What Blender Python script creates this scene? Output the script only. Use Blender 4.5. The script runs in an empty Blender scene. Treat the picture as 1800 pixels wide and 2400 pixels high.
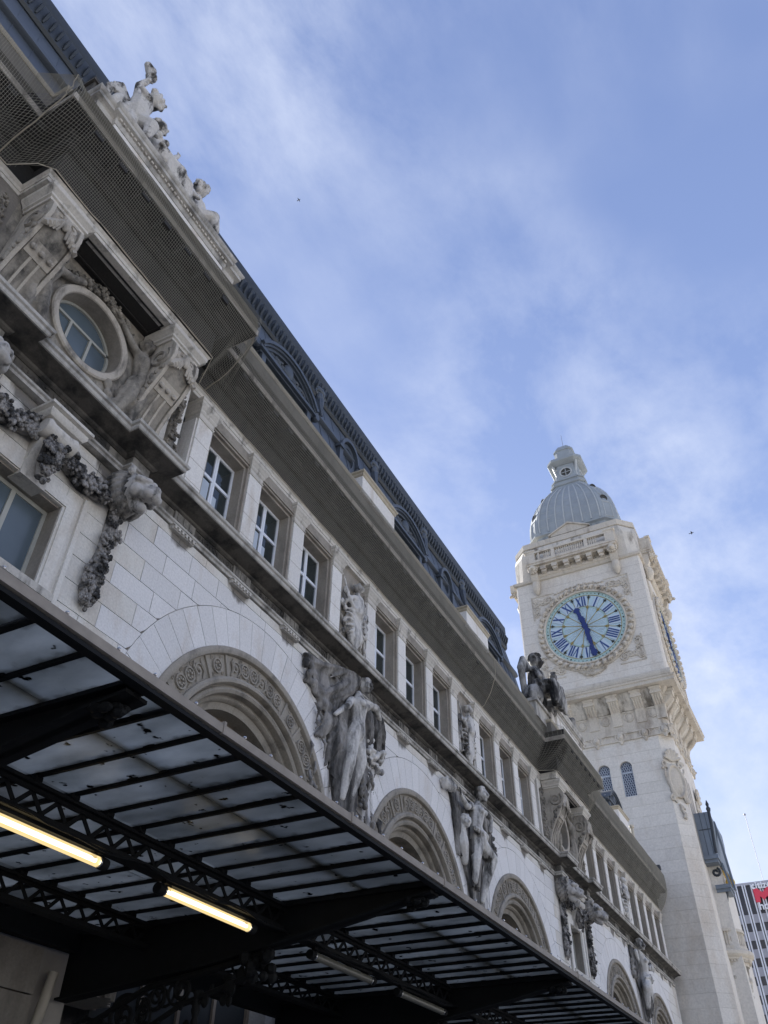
import bpy, bmesh, math, random
from math import sin, cos, pi, radians, sqrt, asin, acos, atan2
from mathutils import Vector, Matrix, noise

S = bpy.context.scene
C = S.collection
R = random.Random(11)

# ------------------------------------------------------------------ camera
cam_d = bpy.data.cameras.new('camera')
cam = bpy.data.objects.new('camera', cam_d)
C.objects.link(cam)
cam_d.sensor_fit = 'VERTICAL'
cam_d.sensor_height = 24.0
cam_d.lens = 24.0 * 1884.0 / 2400.0
cam_d.clip_start = 0.1
cam_d.clip_end = 3000
RIGHT = Vector((0.4577726, -0.8889839, 0.0123279))
DOWN = Vector((0.5907312, 0.2937694, -0.7514893))
FWD = Vector((0.6644403, 0.3512937, 0.65963))
m3 = Matrix((RIGHT, -DOWN, -FWD)).transposed()
cam.matrix_world = Matrix.Translation((0, 0, 1.6)) @ m3.to_4x4()
S.camera = cam

# ------------------------------------------------------------------ sky, sun, exposure
SUN_EL, SUN_AZ = radians(30), radians(42)         # azimuth from +Y towards +X
world = bpy.data.worlds.new('World')
S.world = world
world.use_nodes = True
wn, wl = world.node_tree.nodes, world.node_tree.links
wn.clear()
w_out = wn.new('ShaderNodeOutputWorld')
w_bg = wn.new('ShaderNodeBackground')
w_bg.inputs['Strength'].default_value = 0.082
sky = wn.new('ShaderNodeTexSky')
sky.sky_type = 'NISHITA'
sky.sun_disc = False
sky.sun_elevation = SUN_EL
sky.sun_rotation = SUN_AZ
sky.air_density = 1.0
sky.dust_density = 0.6
sky.ozone_density = 2.0
tc = wn.new('ShaderNodeTexCoord')
mp = wn.new('ShaderNodeMapping')
mp.inputs['Rotation'].default_value = (0.3, 0.9, 0.2)
mp.inputs['Location'].default_value = (1.3, 0.4, 0.6)
mp.inputs['Scale'].default_value = (1.0, 1.9, 2.6)
n1 = wn.new('ShaderNodeTexNoise')
n1.inputs['Scale'].default_value = 2.6
n1.inputs['Detail'].default_value = 13
n1.inputs['Roughness'].default_value = 0.63
n1.inputs['Distortion'].default_value = 0.12
cr = wn.new('ShaderNodeValToRGB')
cr.color_ramp.elements[0].position = 0.40
cr.color_ramp.elements[0].color = (0, 0, 0, 1)
cr.color_ramp.elements[1].position = 0.70
cr.color_ramp.elements[1].color = (1, 1, 1, 1)
n2 = wn.new('ShaderNodeTexNoise')
n2.inputs['Scale'].default_value = 1.3
n2.inputs['Detail'].default_value = 4
cr2 = wn.new('ShaderNodeValToRGB')
cr2.color_ramp.elements[0].position = 0.34
cr2.color_ramp.elements[1].position = 0.60
mul = wn.new('ShaderNodeMath'); mul.operation = 'MULTIPLY'
mul2 = wn.new('ShaderNodeMath'); mul2.operation = 'MULTIPLY'; mul2.inputs[1].default_value = 0.92
veil = wn.new('ShaderNodeMixRGB')                 # thin even veil of high cloud over the clear sky
veil.inputs['Fac'].default_value = 0.82
sepz = wn.new('ShaderNodeSeparateXYZ')
wl.new(tc.outputs['Generated'], sepz.inputs[0])
vr_ = wn.new('ShaderNodeValToRGB')                # high haze: palest at the horizon, deep blue overhead
els = vr_.color_ramp.elements
els[0].position = 0.0; els[0].color = (3.9, 4.0, 4.3, 1)
els[1].position = 1.0; els[1].color = (0.76, 1.06, 2.1, 1)
for ps, c_ in ((0.22, (2.5, 2.75, 3.45, 1)), (0.45, (1.5, 1.88, 3.1, 1)), (0.7, (1.0, 1.36, 2.55, 1))):
    e_ = els.new(ps); e_.color = c_
wl.new(sepz.outputs['Z'], vr_.inputs['Fac'])
wl.new(vr_.outputs['Color'], veil.inputs['Color2'])
mix = wn.new('ShaderNodeMixRGB')                  # cirrus
mix.inputs['Color2'].default_value = (3.0, 3.25, 3.9, 1)
wl.new(tc.outputs['Generated'], mp.inputs['Vector'])
wl.new(mp.outputs['Vector'], n1.inputs['Vector'])
mp2 = wn.new('ShaderNodeMapping')
mp2.inputs['Location'].default_value = (0.7, 0.2, 0.4)
wl.new(tc.outputs['Generated'], mp2.inputs['Vector'])
wl.new(mp2.outputs['Vector'], n2.inputs['Vector'])
wl.new(n1.outputs['Fac'], cr.inputs['Fac'])
wl.new(n2.outputs['Fac'], cr2.inputs['Fac'])
wl.new(cr.outputs['Color'], mul.inputs[0])
wl.new(cr2.outputs['Color'], mul.inputs[1])
wl.new(mul.outputs[0], mul2.inputs[0])
wl.new(mul2.outputs[0], mix.inputs['Fac'])
wl.new(sky.outputs['Color'], veil.inputs['Color1'])
wl.new(veil.outputs['Color'], mix.inputs['Color1'])
wl.new(mix.outputs['Color'], w_bg.inputs['Color'])
wl.new(w_bg.outputs['Background'], w_out.inputs['Surface'])

sun_d = bpy.data.lights.new('sun', 'SUN')
sun_d.energy = 5.0
sun_d.angle = radians(0.5)
sun_d.color = (1.0, 0.96, 0.90)
sun = bpy.data.objects.new('sun', sun_d)
C.objects.link(sun)
sd = Vector((sin(SUN_AZ) * cos(SUN_EL), cos(SUN_AZ) * cos(SUN_EL), sin(SUN_EL)))
sun.rotation_euler = sd.to_track_quat('Z', 'Y').to_euler()
sun.location = (0, 60, 80)

S.view_settings.view_transform = 'Standard'
S.view_settings.look = 'None'
S.view_settings.exposure = 1.8
S.view_settings.gamma = 1.0
S.view_settings.use_curve_mapping = False
S.cycles.max_bounces = 8
S.cycles.transparent_max_bounces = 24

# ------------------------------------------------------------------ materials
def nodes_of(name):
    m = bpy.data.materials.new(name)
    m.use_nodes = True
    nt = m.node_tree
    b = nt.nodes['Principled BSDF']
    return m, nt, nt.nodes, nt.links, b

def stone(name, a, b, dirt=(0.05, 0.05, 0.05), amount=0.0, dscale=1.2, streak=0.35, rough=0.9, var=0.07,
          lo=0.45, hi=0.7, bump=0.25, bscale=22, detail=6, tint=None, stains=None):
    """weathered stone: two tones, vertical rain-streak soot, fine grain, a small difference from stone to stone"""
    m, nt, N, L, P = nodes_of(name)
    P.inputs['Roughness'].default_value = rough
    g = N.new('ShaderNodeNewGeometry')
    mp = N.new('ShaderNodeMapping')
    mp.inputs['Scale'].default_value = (1, 1, streak)
    L.new(g.outputs['Position'], mp.inputs['Vector'])
    na = N.new('ShaderNodeTexNoise'); na.inputs['Scale'].default_value = 0.9; na.inputs['Detail'].default_value = 5
    L.new(g.outputs['Position'], na.inputs['Vector'])
    mx = N.new('ShaderNodeMixRGB')
    mx.inputs['Color1'].default_value = (*a, 1); mx.inputs['Color2'].default_value = (*b, 1)
    L.new(na.outputs['Fac'], mx.inputs['Fac'])
    nd = N.new('ShaderNodeTexNoise'); nd.inputs['Scale'].default_value = dscale
    nd.inputs['Detail'].default_value = detail; nd.inputs['Roughness'].default_value = 0.65
    L.new(mp.outputs['Vector'], nd.inputs['Vector'])
    rp = N.new('ShaderNodeMapRange'); rp.inputs['From Min'].default_value = lo; rp.inputs['From Max'].default_value = hi
    rp.inputs['To Max'].default_value = amount
    L.new(nd.outputs['Fac'], rp.inputs['Value'])
    mx2 = N.new('ShaderNodeMixRGB'); mx2.inputs['Color2'].default_value = (*dirt, 1)
    L.new(rp.outputs['Result'], mx2.inputs['Fac']); L.new(mx.outputs['Color'], mx2.inputs['Color1'])
    if stains:                                   # soot run-off round the carvings and under the cornice blocks
        sx = N.new('ShaderNodeSeparateXYZ'); L.new(g.outputs['Position'], sx.inputs[0])
        ms = N.new('ShaderNodeMapping'); ms.inputs['Scale'].default_value = (1, 1, 0.13)
        L.new(g.outputs['Position'], ms.inputs['Vector'])
        ns = N.new('ShaderNodeTexNoise'); ns.inputs['Scale'].default_value = 5.5; ns.inputs['Detail'].default_value = 6
        L.new(ms.outputs['Vector'], ns.inputs['Vector'])
        def mth(op, a, b):
            n = N.new('ShaderNodeMath'); n.operation = op
            for i, v in enumerate((a, b)):
                if v is None: continue
                if isinstance(v, (int, float)): n.inputs[i].default_value = v
                else: L.new(v, n.inputs[i])
            return n.outputs[0]
        tot = None
        for (xc, hw, top) in stains:
            d = mth('SUBTRACT', 1.0, mth('DIVIDE', mth('ABSOLUTE', mth('SUBTRACT', sx.outputs['X'], xc), None), hw))
            d = mth('MAXIMUM', d, 0.0)
            tot = d if tot is None else mth('MAXIMUM', tot, d)
        per = mth('SUBTRACT', mth('MODULO', mth('ADD', sx.outputs['X'], -9.66 + 2.13 * 10.5), 2.13), 1.065)
        p1_ = mth('MAXIMUM', mth('SUBTRACT', 1.0, mth('DIVIDE', mth('ABSOLUTE', per, None), 0.62)), 0.0)
        p2_ = mth('MAXIMUM', mth('SUBTRACT', 1.0, mth('DIVIDE', mth('SUBTRACT', 12.45, sx.outputs['Z']), 0.55)), 0.0)
        tot = mth('MAXIMUM', mth('MULTIPLY', tot, 1.32), mth('MULTIPLY', mth('MULTIPLY', p1_, p2_), 2.2))
        sm = N.new('ShaderNodeMapRange'); sm.inputs['From Min'].default_value = 0.62; sm.inputs['From Max'].default_value = 1.0
        L.new(mth('ADD', tot, mth('MULTIPLY', mth('SUBTRACT', ns.outputs['Fac'], 0.5), 1.3)), sm.inputs['Value'])
        sm.inputs['To Max'].default_value = 0.85
        mx3 = N.new('ShaderNodeMixRGB'); mx3.inputs['Color2'].default_value = (0.11, 0.095, 0.08, 1)
        L.new(sm.outputs['Result'], mx3.inputs['Fac']); L.new(mx2.outputs['Color'], mx3.inputs['Color1'])
        mx2 = mx3
    oi = N.new('ShaderNodeObjectInfo')
    vr = N.new('ShaderNodeMapRange'); vr.inputs['To Min'].default_value = 1 - var; vr.inputs['To Max'].default_value = 1 + var
    L.new(oi.outputs['Random'], vr.inputs['Value'])
    nf = N.new('ShaderNodeTexNoise'); nf.inputs['Scale'].default_value = bscale; nf.inputs['Detail'].default_value = 6
    L.new(g.outputs['Position'], nf.inputs['Vector'])
    fr = N.new('ShaderNodeMapRange'); fr.inputs['From Min'].default_value = 0.3; fr.inputs['From Max'].default_value = 0.7
    fr.inputs['To Min'].default_value = 0.9; fr.inputs['To Max'].default_value = 1.08
    L.new(nf.outputs['Fac'], fr.inputs['Value'])
    mm = N.new('ShaderNodeMath'); mm.operation = 'MULTIPLY'
    L.new(vr.outputs['Result'], mm.inputs[0]); L.new(fr.outputs['Result'], mm.inputs[1])
    hs = N.new('ShaderNodeHueSaturation')
    L.new(mm.outputs[0], hs.inputs['Value']); L.new(mx2.outputs['Color'], hs.inputs['Color'])
    L.new(hs.outputs['Color'], P.inputs['Base Color'])
    bp = N.new('ShaderNodeBump'); bp.inputs['Strength'].default_value = bump; bp.inputs['Distance'].default_value = 0.03
    L.new(nf.outputs['Fac'], bp.inputs['Height']); L.new(bp.outputs['Normal'], P.inputs['Normal'])
    return m

def plain(name, col, rough=0.6, metal=0.0, var=0.25, scale=3.0, spec=None):
    m, nt, N, L, P = nodes_of(name)
    P.inputs['Roughness'].default_value = rough
    P.inputs['Metallic'].default_value = metal
    g = N.new('ShaderNodeNewGeometry')
    na = N.new('ShaderNodeTexNoise'); na.inputs['Scale'].default_value = scale; na.inputs['Detail'].default_value = 7
    L.new(g.outputs['Position'], na.inputs['Vector'])
    mx = N.new('ShaderNodeMixRGB')
    mx.inputs['Color1'].default_value = (*[c * (1 - var) for c in col], 1)
    mx.inputs['Color2'].default_value = (*[min(1, c * (1 + var)) for c in col], 1)
    L.new(na.outputs['Fac'], mx.inputs['Fac']); L.new(mx.outputs['Color'], P.inputs['Base Color'])
    if spec is not None: P.inputs['Specular IOR Level'].default_value = spec
    return m

M = {}
M['white_stone'] = stone('white_limestone', (0.68, 0.66, 0.64), (0.74, 0.73, 0.72), (0.46, 0.37, 0.27), 0.55, 1.3, 0.45, lo=0.56, hi=0.78, var=0.045, stains=[(17.3, 2.5, 12), (25.6, 2.4, 12), (48.1, 2.4, 12)])
M['cream_stone'] = stone('cream_limestone', (0.66, 0.63, 0.57), (0.71, 0.69, 0.65), (0.38, 0.29, 0.19), 0.65, 0.9, 0.35, lo=0.48, hi=0.78, var=0.03, stains=[(-40, 1, 12)])
M['mortar'] = plain('grey_mortar', (0.36, 0.33, 0.29), 0.95)
M['tower_mortar'] = plain('pale_mortar', (0.46, 0.43, 0.38), 0.95)
M['aged_stone'] = stone('aged_limestone', (0.38, 0.34, 0.28), (0.50, 0.46, 0.40), (0.045, 0.042, 0.04), 0.95, 2.2, 0.3, lo=0.5, hi=0.72)
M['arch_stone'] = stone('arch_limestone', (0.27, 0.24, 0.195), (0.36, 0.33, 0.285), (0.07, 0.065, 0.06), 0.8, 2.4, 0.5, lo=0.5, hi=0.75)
M['sill_stone'] = stone('sooty_sill_stone', (0.44, 0.42, 0.39), (0.52, 0.50, 0.46), (0.035, 0.034, 0.032), 0.92, 2.0, 0.22, lo=0.46, hi=0.74)
M['dark_stone'] = stone('soot_and_shade_stone', (0.075, 0.068, 0.06), (0.13, 0.118, 0.10), (0.015, 0.015, 0.015), 0.9, 2.4, 0.4, lo=0.42, hi=0.65)  # soot tone, darkened further to carry the shade under the sill slab
M['frieze_stone'] = stone('grey_frieze_stone', (0.16, 0.15, 0.13), (0.30, 0.28, 0.25), (0.018, 0.018, 0.018), 0.9, 3.2, 0.5, lo=0.45, hi=0.68)
M['carved_stone'] = stone('rain_washed_carving', (0.52, 0.50, 0.47), (0.64, 0.62, 0.59), (0.035, 0.033, 0.03), 0.95, 1.9, 0.28, lo=0.46, hi=0.60, bump=0.4, bscale=14)
M['backdrop_stone'] = stone('soot_crusted_drapery', (0.16, 0.15, 0.145), (0.40, 0.38, 0.35), (0.022, 0.021, 0.02), 0.96, 2.0, 0.22, lo=0.36, hi=0.58, bump=0.4, bscale=14)
M['lion_stone'] = stone('washed_lion_face', (0.32, 0.30, 0.28), (0.52, 0.50, 0.47), (0.04, 0.04, 0.038), 0.92, 4.0, 0.6, lo=0.5, hi=0.64, bump=0.3)
M['lion_mane_stone'] = stone('sooty_lion_mane', (0.22, 0.205, 0.185), (0.36, 0.34, 0.31), (0.03, 0.03, 0.03), 0.92, 3.5, 0.5, lo=0.42, hi=0.6, bump=0.4)
M['grape_stone'] = stone('black_crusted_carving', (0.20, 0.19, 0.18), (0.42, 0.40, 0.38), (0.02, 0.02, 0.02), 0.96, 4.5, 0.6, lo=0.42, hi=0.56, bump=0.4)
M['oculus_stone'] = stone('brown_grey_carving', (0.22, 0.20, 0.17), (0.36, 0.33, 0.28), (0.04, 0.038, 0.035), 0.9, 2.5, 0.5, lo=0.45, hi=0.65, bump=0.4, bscale=14)
M['statue_stone'] = stone('roof_statue_stone', (0.50, 0.48, 0.45), (0.60, 0.58, 0.55), (0.03, 0.028, 0.025), 0.95, 2.6, 0.5, lo=0.50, hi=0.60, bump=0.3)
M['statue_dark'] = stone('dark_statue_stone', (0.34, 0.33, 0.31), (0.44, 0.43, 0.41), (0.018, 0.017, 0.017), 0.97, 1.8, 0.4, lo=0.40, hi=0.56, bump=0.3)
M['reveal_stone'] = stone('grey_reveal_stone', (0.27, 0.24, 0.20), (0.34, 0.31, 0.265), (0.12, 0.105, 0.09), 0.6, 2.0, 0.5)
M['pilaster_stone'] = stone('pilaster_limestone', (0.66, 0.64, 0.60), (0.72, 0.70, 0.67), (0.40, 0.31, 0.21), 0.7, 1.3, 0.25, lo=0.54, hi=0.74)
M['capital_stone'] = stone('capital_limestone', (0.50, 0.47, 0.42), (0.58, 0.55, 0.50), (0.05, 0.05, 0.045), 0.8, 3.5, 0.4, lo=0.54, hi=0.74)
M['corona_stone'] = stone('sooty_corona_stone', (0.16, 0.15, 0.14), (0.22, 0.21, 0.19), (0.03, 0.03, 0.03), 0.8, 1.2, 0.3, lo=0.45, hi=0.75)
M['soffit_stone'] = stone('sooty_shaded_soffit_stone', (0.022, 0.021, 0.02), (0.04, 0.037, 0.034), (0.02, 0.02, 0.02), 0.8, 1.3, 0.8)  # soot black, with the shade under the cornice also put into the colour
M['tower_stone'] = stone('pale_tower_limestone', (0.66, 0.62, 0.56), (0.71, 0.675, 0.61), (0.46, 0.37, 0.27), 0.6, 0.5, 0.35, lo=0.5, hi=0.75, var=0.045, bscale=9, bump=0.15)
M['tower_trim'] = stone('tower_trim_limestone', (0.54, 0.49, 0.41), (0.62, 0.57, 0.49), (0.18, 0.13, 0.09), 0.7, 1.1, 0.3, lo=0.52, hi=0.75, bscale=9)
M['tower_stain'] = stone('algae_streaked_limestone', (0.56, 0.52, 0.45), (0.64, 0.60, 0.53), (0.13, 0.11, 0.085), 0.9, 0.8, 0.3, lo=0.5, hi=0.66, bscale=9)
M['zinc'] = plain('blue_grey_zinc', (0.075, 0.09, 0.112), 0.5, 0.25, 0.25, 1.2)
M['wing_zinc'] = plain('mid_grey_zinc', (0.17, 0.20, 0.235), 0.5, 0.2, 0.25, 1.5)
M['zinc_dark'] = plain('dark_zinc', (0.035, 0.042, 0.05), 0.5, 0.2, 0.3, 2.0)
M['dome_zinc'] = plain('pale_dome_zinc', (0.31, 0.34, 0.355), 0.6, 0.1, 0.22, 1.1)
M['dome_rib'] = plain('pale_dome_rib', (0.44, 0.46, 0.46), 0.65, 0.0, 0.15, 2.0)
M['gutter_lip'] = plain('beige_gutter_lip', (0.42, 0.37, 0.28), 0.6, 0.1, 0.25, 4.0)
M['iron'] = plain('black_painted_iron', (0.008, 0.0085, 0.009), 0.75, 0.0, 0.5, 9.0, 0.25)
M['rust'] = plain('rust_flecked_gutter', (0.31, 0.265, 0.215), 0.75, 0.0, 0.35, 7.0)
M['net'] = plain('weathered_netting', (0.25, 0.24, 0.205), 0.9, 0.0, 0.25, 2.0)
M['rope'] = plain('pale_rope', (0.50, 0.45, 0.36), 0.9, 0.0, 0.2, 8.0)
M['pvc'] = plain('white_window_frame', (0.72, 0.75, 0.80), 0.4, 0.0, 0.06, 3.0)
M['grey_frame'] = plain('grey_window_frame', (0.40, 0.40, 0.36), 0.5, 0.0, 0.12, 3.0)
M['wood_frame'] = plain('brown_arch_window_frame', (0.16, 0.12, 0.08), 0.5, 0.0, 0.2, 3.0)
M['glass'] = plain('dark_window_glass', (0.022, 0.03, 0.032), 0.05, 0.0, 0.5, 0.8, 0.6)
M['dusty_glass'] = plain('dusty_dark_glass', (0.02, 0.022, 0.022), 0.5, 0.0, 0.4, 1.5, 0.15)
M['glass_pale'] = plain('greyed_window_glass', (0.10, 0.13, 0.155), 0.22, 0.0, 0.3, 1.2, 0.5)
M['sheet'] = plain('pale_blue_sheet', (0.42, 0.48, 0.55), 0.8, 0.0, 0.1, 2.0)
M['asphalt'] = plain('asphalt', (0.05, 0.05, 0.052), 0.9, 0.0, 0.3, 30)
M['plaza'] = plain('pale_forecourt_paving', (0.46, 0.435, 0.40), 0.9, 0.0, 0.12, 0.6)
M['paving'] = plain('grey_paving', (0.22, 0.21, 0.20), 0.9, 0.0, 0.2, 6)
M['dial'] = plain('pale_blue_enamel', (0.42, 0.56, 0.62), 0.35, 0.0, 0.16, 1.6)
M['dial_rim'] = plain('greenish_dial_rim', (0.36, 0.50, 0.48), 0.45, 0.0, 0.12, 2.0)
M['numeral_plate'] = plain('white_numeral_plate', (0.48, 0.58, 0.66), 0.4, 0.0, 0.05, 2.0)
M['numeral_blue'] = plain('blue_numeral', (0.02, 0.055, 0.20), 0.4, 0.0, 0.12, 2.0)
M['hand_blue'] = plain('blue_hand', (0.010, 0.026, 0.14), 0.35, 0.0, 0.1, 2.0)
M['gilt'] = plain('gilt', (0.36, 0.27, 0.09), 0.4, 0.5, 0.3, 3.0)
M['gold'] = plain('bright_gilt', (0.75, 0.48, 0.06), 0.35, 0.5, 0.35, 3.0)
M['fleur'] = plain('dark_bronze', (0.05, 0.045, 0.03), 0.4, 0.2, 0.3, 3.0)
M['lattice'] = plain('white_lattice', (0.50, 0.55, 0.62), 0.5, 0.0, 0.08, 2.0)
M['lattice_dark'] = plain('navy_glass', (0.015, 0.03, 0.08), 0.3, 0.0, 0.2, 2.0)
M['hotel_dark'] = plain('dark_hotel_panel', (0.035, 0.035, 0.048), 0.3, 0.0, 0.2, 0.5)
M['hotel_grey'] = plain('grey_hotel_panel', (0.42, 0.42, 0.46), 0.6, 0.0, 0.1, 0.4)
M['hotel_white'] = plain('white_hotel_mullion', (0.74, 0.75, 0.80), 0.5, 0.0, 0.05, 1)
M['sign_white'] = plain('white_sign_letter', (0.85, 0.86, 0.90), 0.5, 0.0, 0.02, 1)
M['sign_red'] = plain('red_sign_letter', (0.72, 0.05, 0.09), 0.5, 0.0, 0.05, 1)
M['chrome'] = plain('bright_metal', (0.6, 0.6, 0.6), 0.25, 0.9, 0.1, 3)
M['lamp_off'] = plain('dusty_unlit_tube', (0.17, 0.16, 0.125), 0.35, 0.0, 0.2, 6)
M['pipe'] = plain('pale_downpipe', (0.52, 0.47, 0.38), 0.7, 0.0, 0.15, 3)
M['bird'] = plain('dark_feathers', (0.03, 0.03, 0.035), 0.7)

def pane_mat():
    """dusty wired roof glass: light comes through it dulled, dirt gathers at the bars"""
    m, nt, N, L, P = nodes_of('dusty_wired_glass')
    out = N['Material Output']
    g = N.new('ShaderNodeNewGeometry')
    mp = N.new('ShaderNodeMapping'); mp.inputs['Scale'].default_value = (1.0, 0.5, 1.0)
    L.new(g.outputs['Position'], mp.inputs['Vector'])
    na = N.new('ShaderNodeTexNoise'); na.inputs['Scale'].default_value = 2.2; na.inputs['Detail'].default_value = 7
    na.inputs['Roughness'].default_value = 0.6
    L.new(mp.outputs['Vector'], na.inputs['Vector'])
    oi = N.new('ShaderNodeObjectInfo')
    vr = N.new('ShaderNodeMapRange'); vr.inputs['To Min'].default_value = 0.72; vr.inputs['To Max'].default_value = 1.06
    L.new(oi.outputs['Random'], vr.inputs['Value'])
    rp = N.new('ShaderNodeValToRGB')
    rp.color_ramp.elements[0].position = 0.3; rp.color_ramp.elements[0].color = (0.50, 0.50, 0.46, 1)
    rp.color_ramp.elements[1].position = 0.7; rp.color_ramp.elements[1].color = (0.86, 0.85, 0.79, 1)
    L.new(na.outputs['Fac'], rp.inputs['Fac'])
    # specks of bird dirt and moss
    ns = N.new('ShaderNodeTexNoise'); ns.inputs['Scale'].default_value = 6.0; ns.inputs['Detail'].default_value = 3
    L.new(g.outputs['Position'], ns.inputs['Vector'])
    sp = N.new('ShaderNodeMapRange'); sp.inputs['From Min'].default_value = 0.66; sp.inputs['From Max'].default_value = 0.69
    L.new(ns.outputs['Fac'], sp.inputs['Value'])
    md = N.new('ShaderNodeMixRGB'); md.inputs['Color2'].default_value = (0.02, 0.02, 0.02, 1)
    L.new(sp.outputs['Result'], md.inputs['Fac']); L.new(rp.outputs['Color'], md.inputs['Color1'])
    tco = N.new('ShaderNodeTexCoord'); sx = N.new('ShaderNodeSeparateXYZ'); L.new(tco.outputs['Object'], sx.inputs[0])
    ed = N.new('ShaderNodeMath'); ed.operation = 'SUBTRACT'; L.new(sx.outputs['X'], ed.inputs[0]); ed.inputs[1].default_value = 0.2455
    ea = N.new('ShaderNodeMath'); ea.operation = 'ABSOLUTE'; L.new(ed.outputs[0], ea.inputs[0])
    nb = N.new('ShaderNodeTexNoise'); nb.inputs['Scale'].default_value = 7.0; nb.inputs['Detail'].default_value = 6
    L.new(g.outputs['Position'], nb.inputs['Vector'])
    eb = N.new('ShaderNodeMath'); eb.operation = 'MULTIPLY_ADD'; eb.inputs[1].default_value = 0.28; L.new(nb.outputs['Fac'], eb.inputs[0]); L.new(ea.outputs[0], eb.inputs[2])
    em = N.new('ShaderNodeMapRange'); em.inputs['From Min'].default_value = 0.31; em.inputs['From Max'].default_value = 0.42; em.inputs['To Max'].default_value = 0.75
    L.new(eb.outputs[0], em.inputs['Value'])
    md2 = N.new('ShaderNodeMixRGB'); md2.inputs['Color2'].default_value = (0.16, 0.15, 0.12, 1)
    L.new(em.outputs['Result'], md2.inputs['Fac']); L.new(md.outputs['Color'], md2.inputs['Color1'])
    md = md2
    hs = N.new('ShaderNodeHueSaturation'); L.new(md.outputs['Color'], hs.inputs['Color']); L.new(vr.outputs['Result'], hs.inputs['Value'])
    tr = N.new('ShaderNodeBsdfTranslucent'); L.new(hs.outputs['Color'], tr.inputs['Color'])
    gl = N.new('ShaderNodeBsdfGlossy'); gl.inputs['Roughness'].default_value = 0.25; gl.inputs['Color'].default_value = (0.5, 0.5, 0.5, 1)
    fr = N.new('ShaderNodeFresnel'); fr.inputs['IOR'].default_value = 1.3
    mx = N.new('ShaderNodeMixShader'); L.new(fr.outputs[0], mx.inputs['Fac'])
    L.new(tr.outputs[0], mx.inputs[1]); L.new(gl.outputs[0], mx.inputs[2])
    L.new(mx.outputs[0], out.inputs['Surface'])
    return m
M['pane'] = pane_mat()

def emit(name, col, st, alpha=None):
    m, nt, N, L, P = nodes_of(name)
    out = N['Material Output']
    e = N.new('ShaderNodeEmission'); e.inputs['Color'].default_value = (*col, 1); e.inputs['Strength'].default_value = st
    if alpha is None:
        L.new(e.outputs[0], out.inputs['Surface'])
    else:
        t = N.new('ShaderNodeBsdfTransparent'); mx = N.new('ShaderNodeMixShader'); mx.inputs['Fac'].default_value = alpha
        L.new(t.outputs[0], mx.inputs[1]); L.new(e.outputs[0], mx.inputs[2]); L.new(mx.outputs[0], out.inputs['Surface'])
    return m
M['tube_core'] = emit('lit_tube', (1.0, 0.83, 0.50), 3.0)
M['tube_glow'] = emit('lit_tube_cover', (1.0, 0.74, 0.34), 0.36, 0.6)

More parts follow.
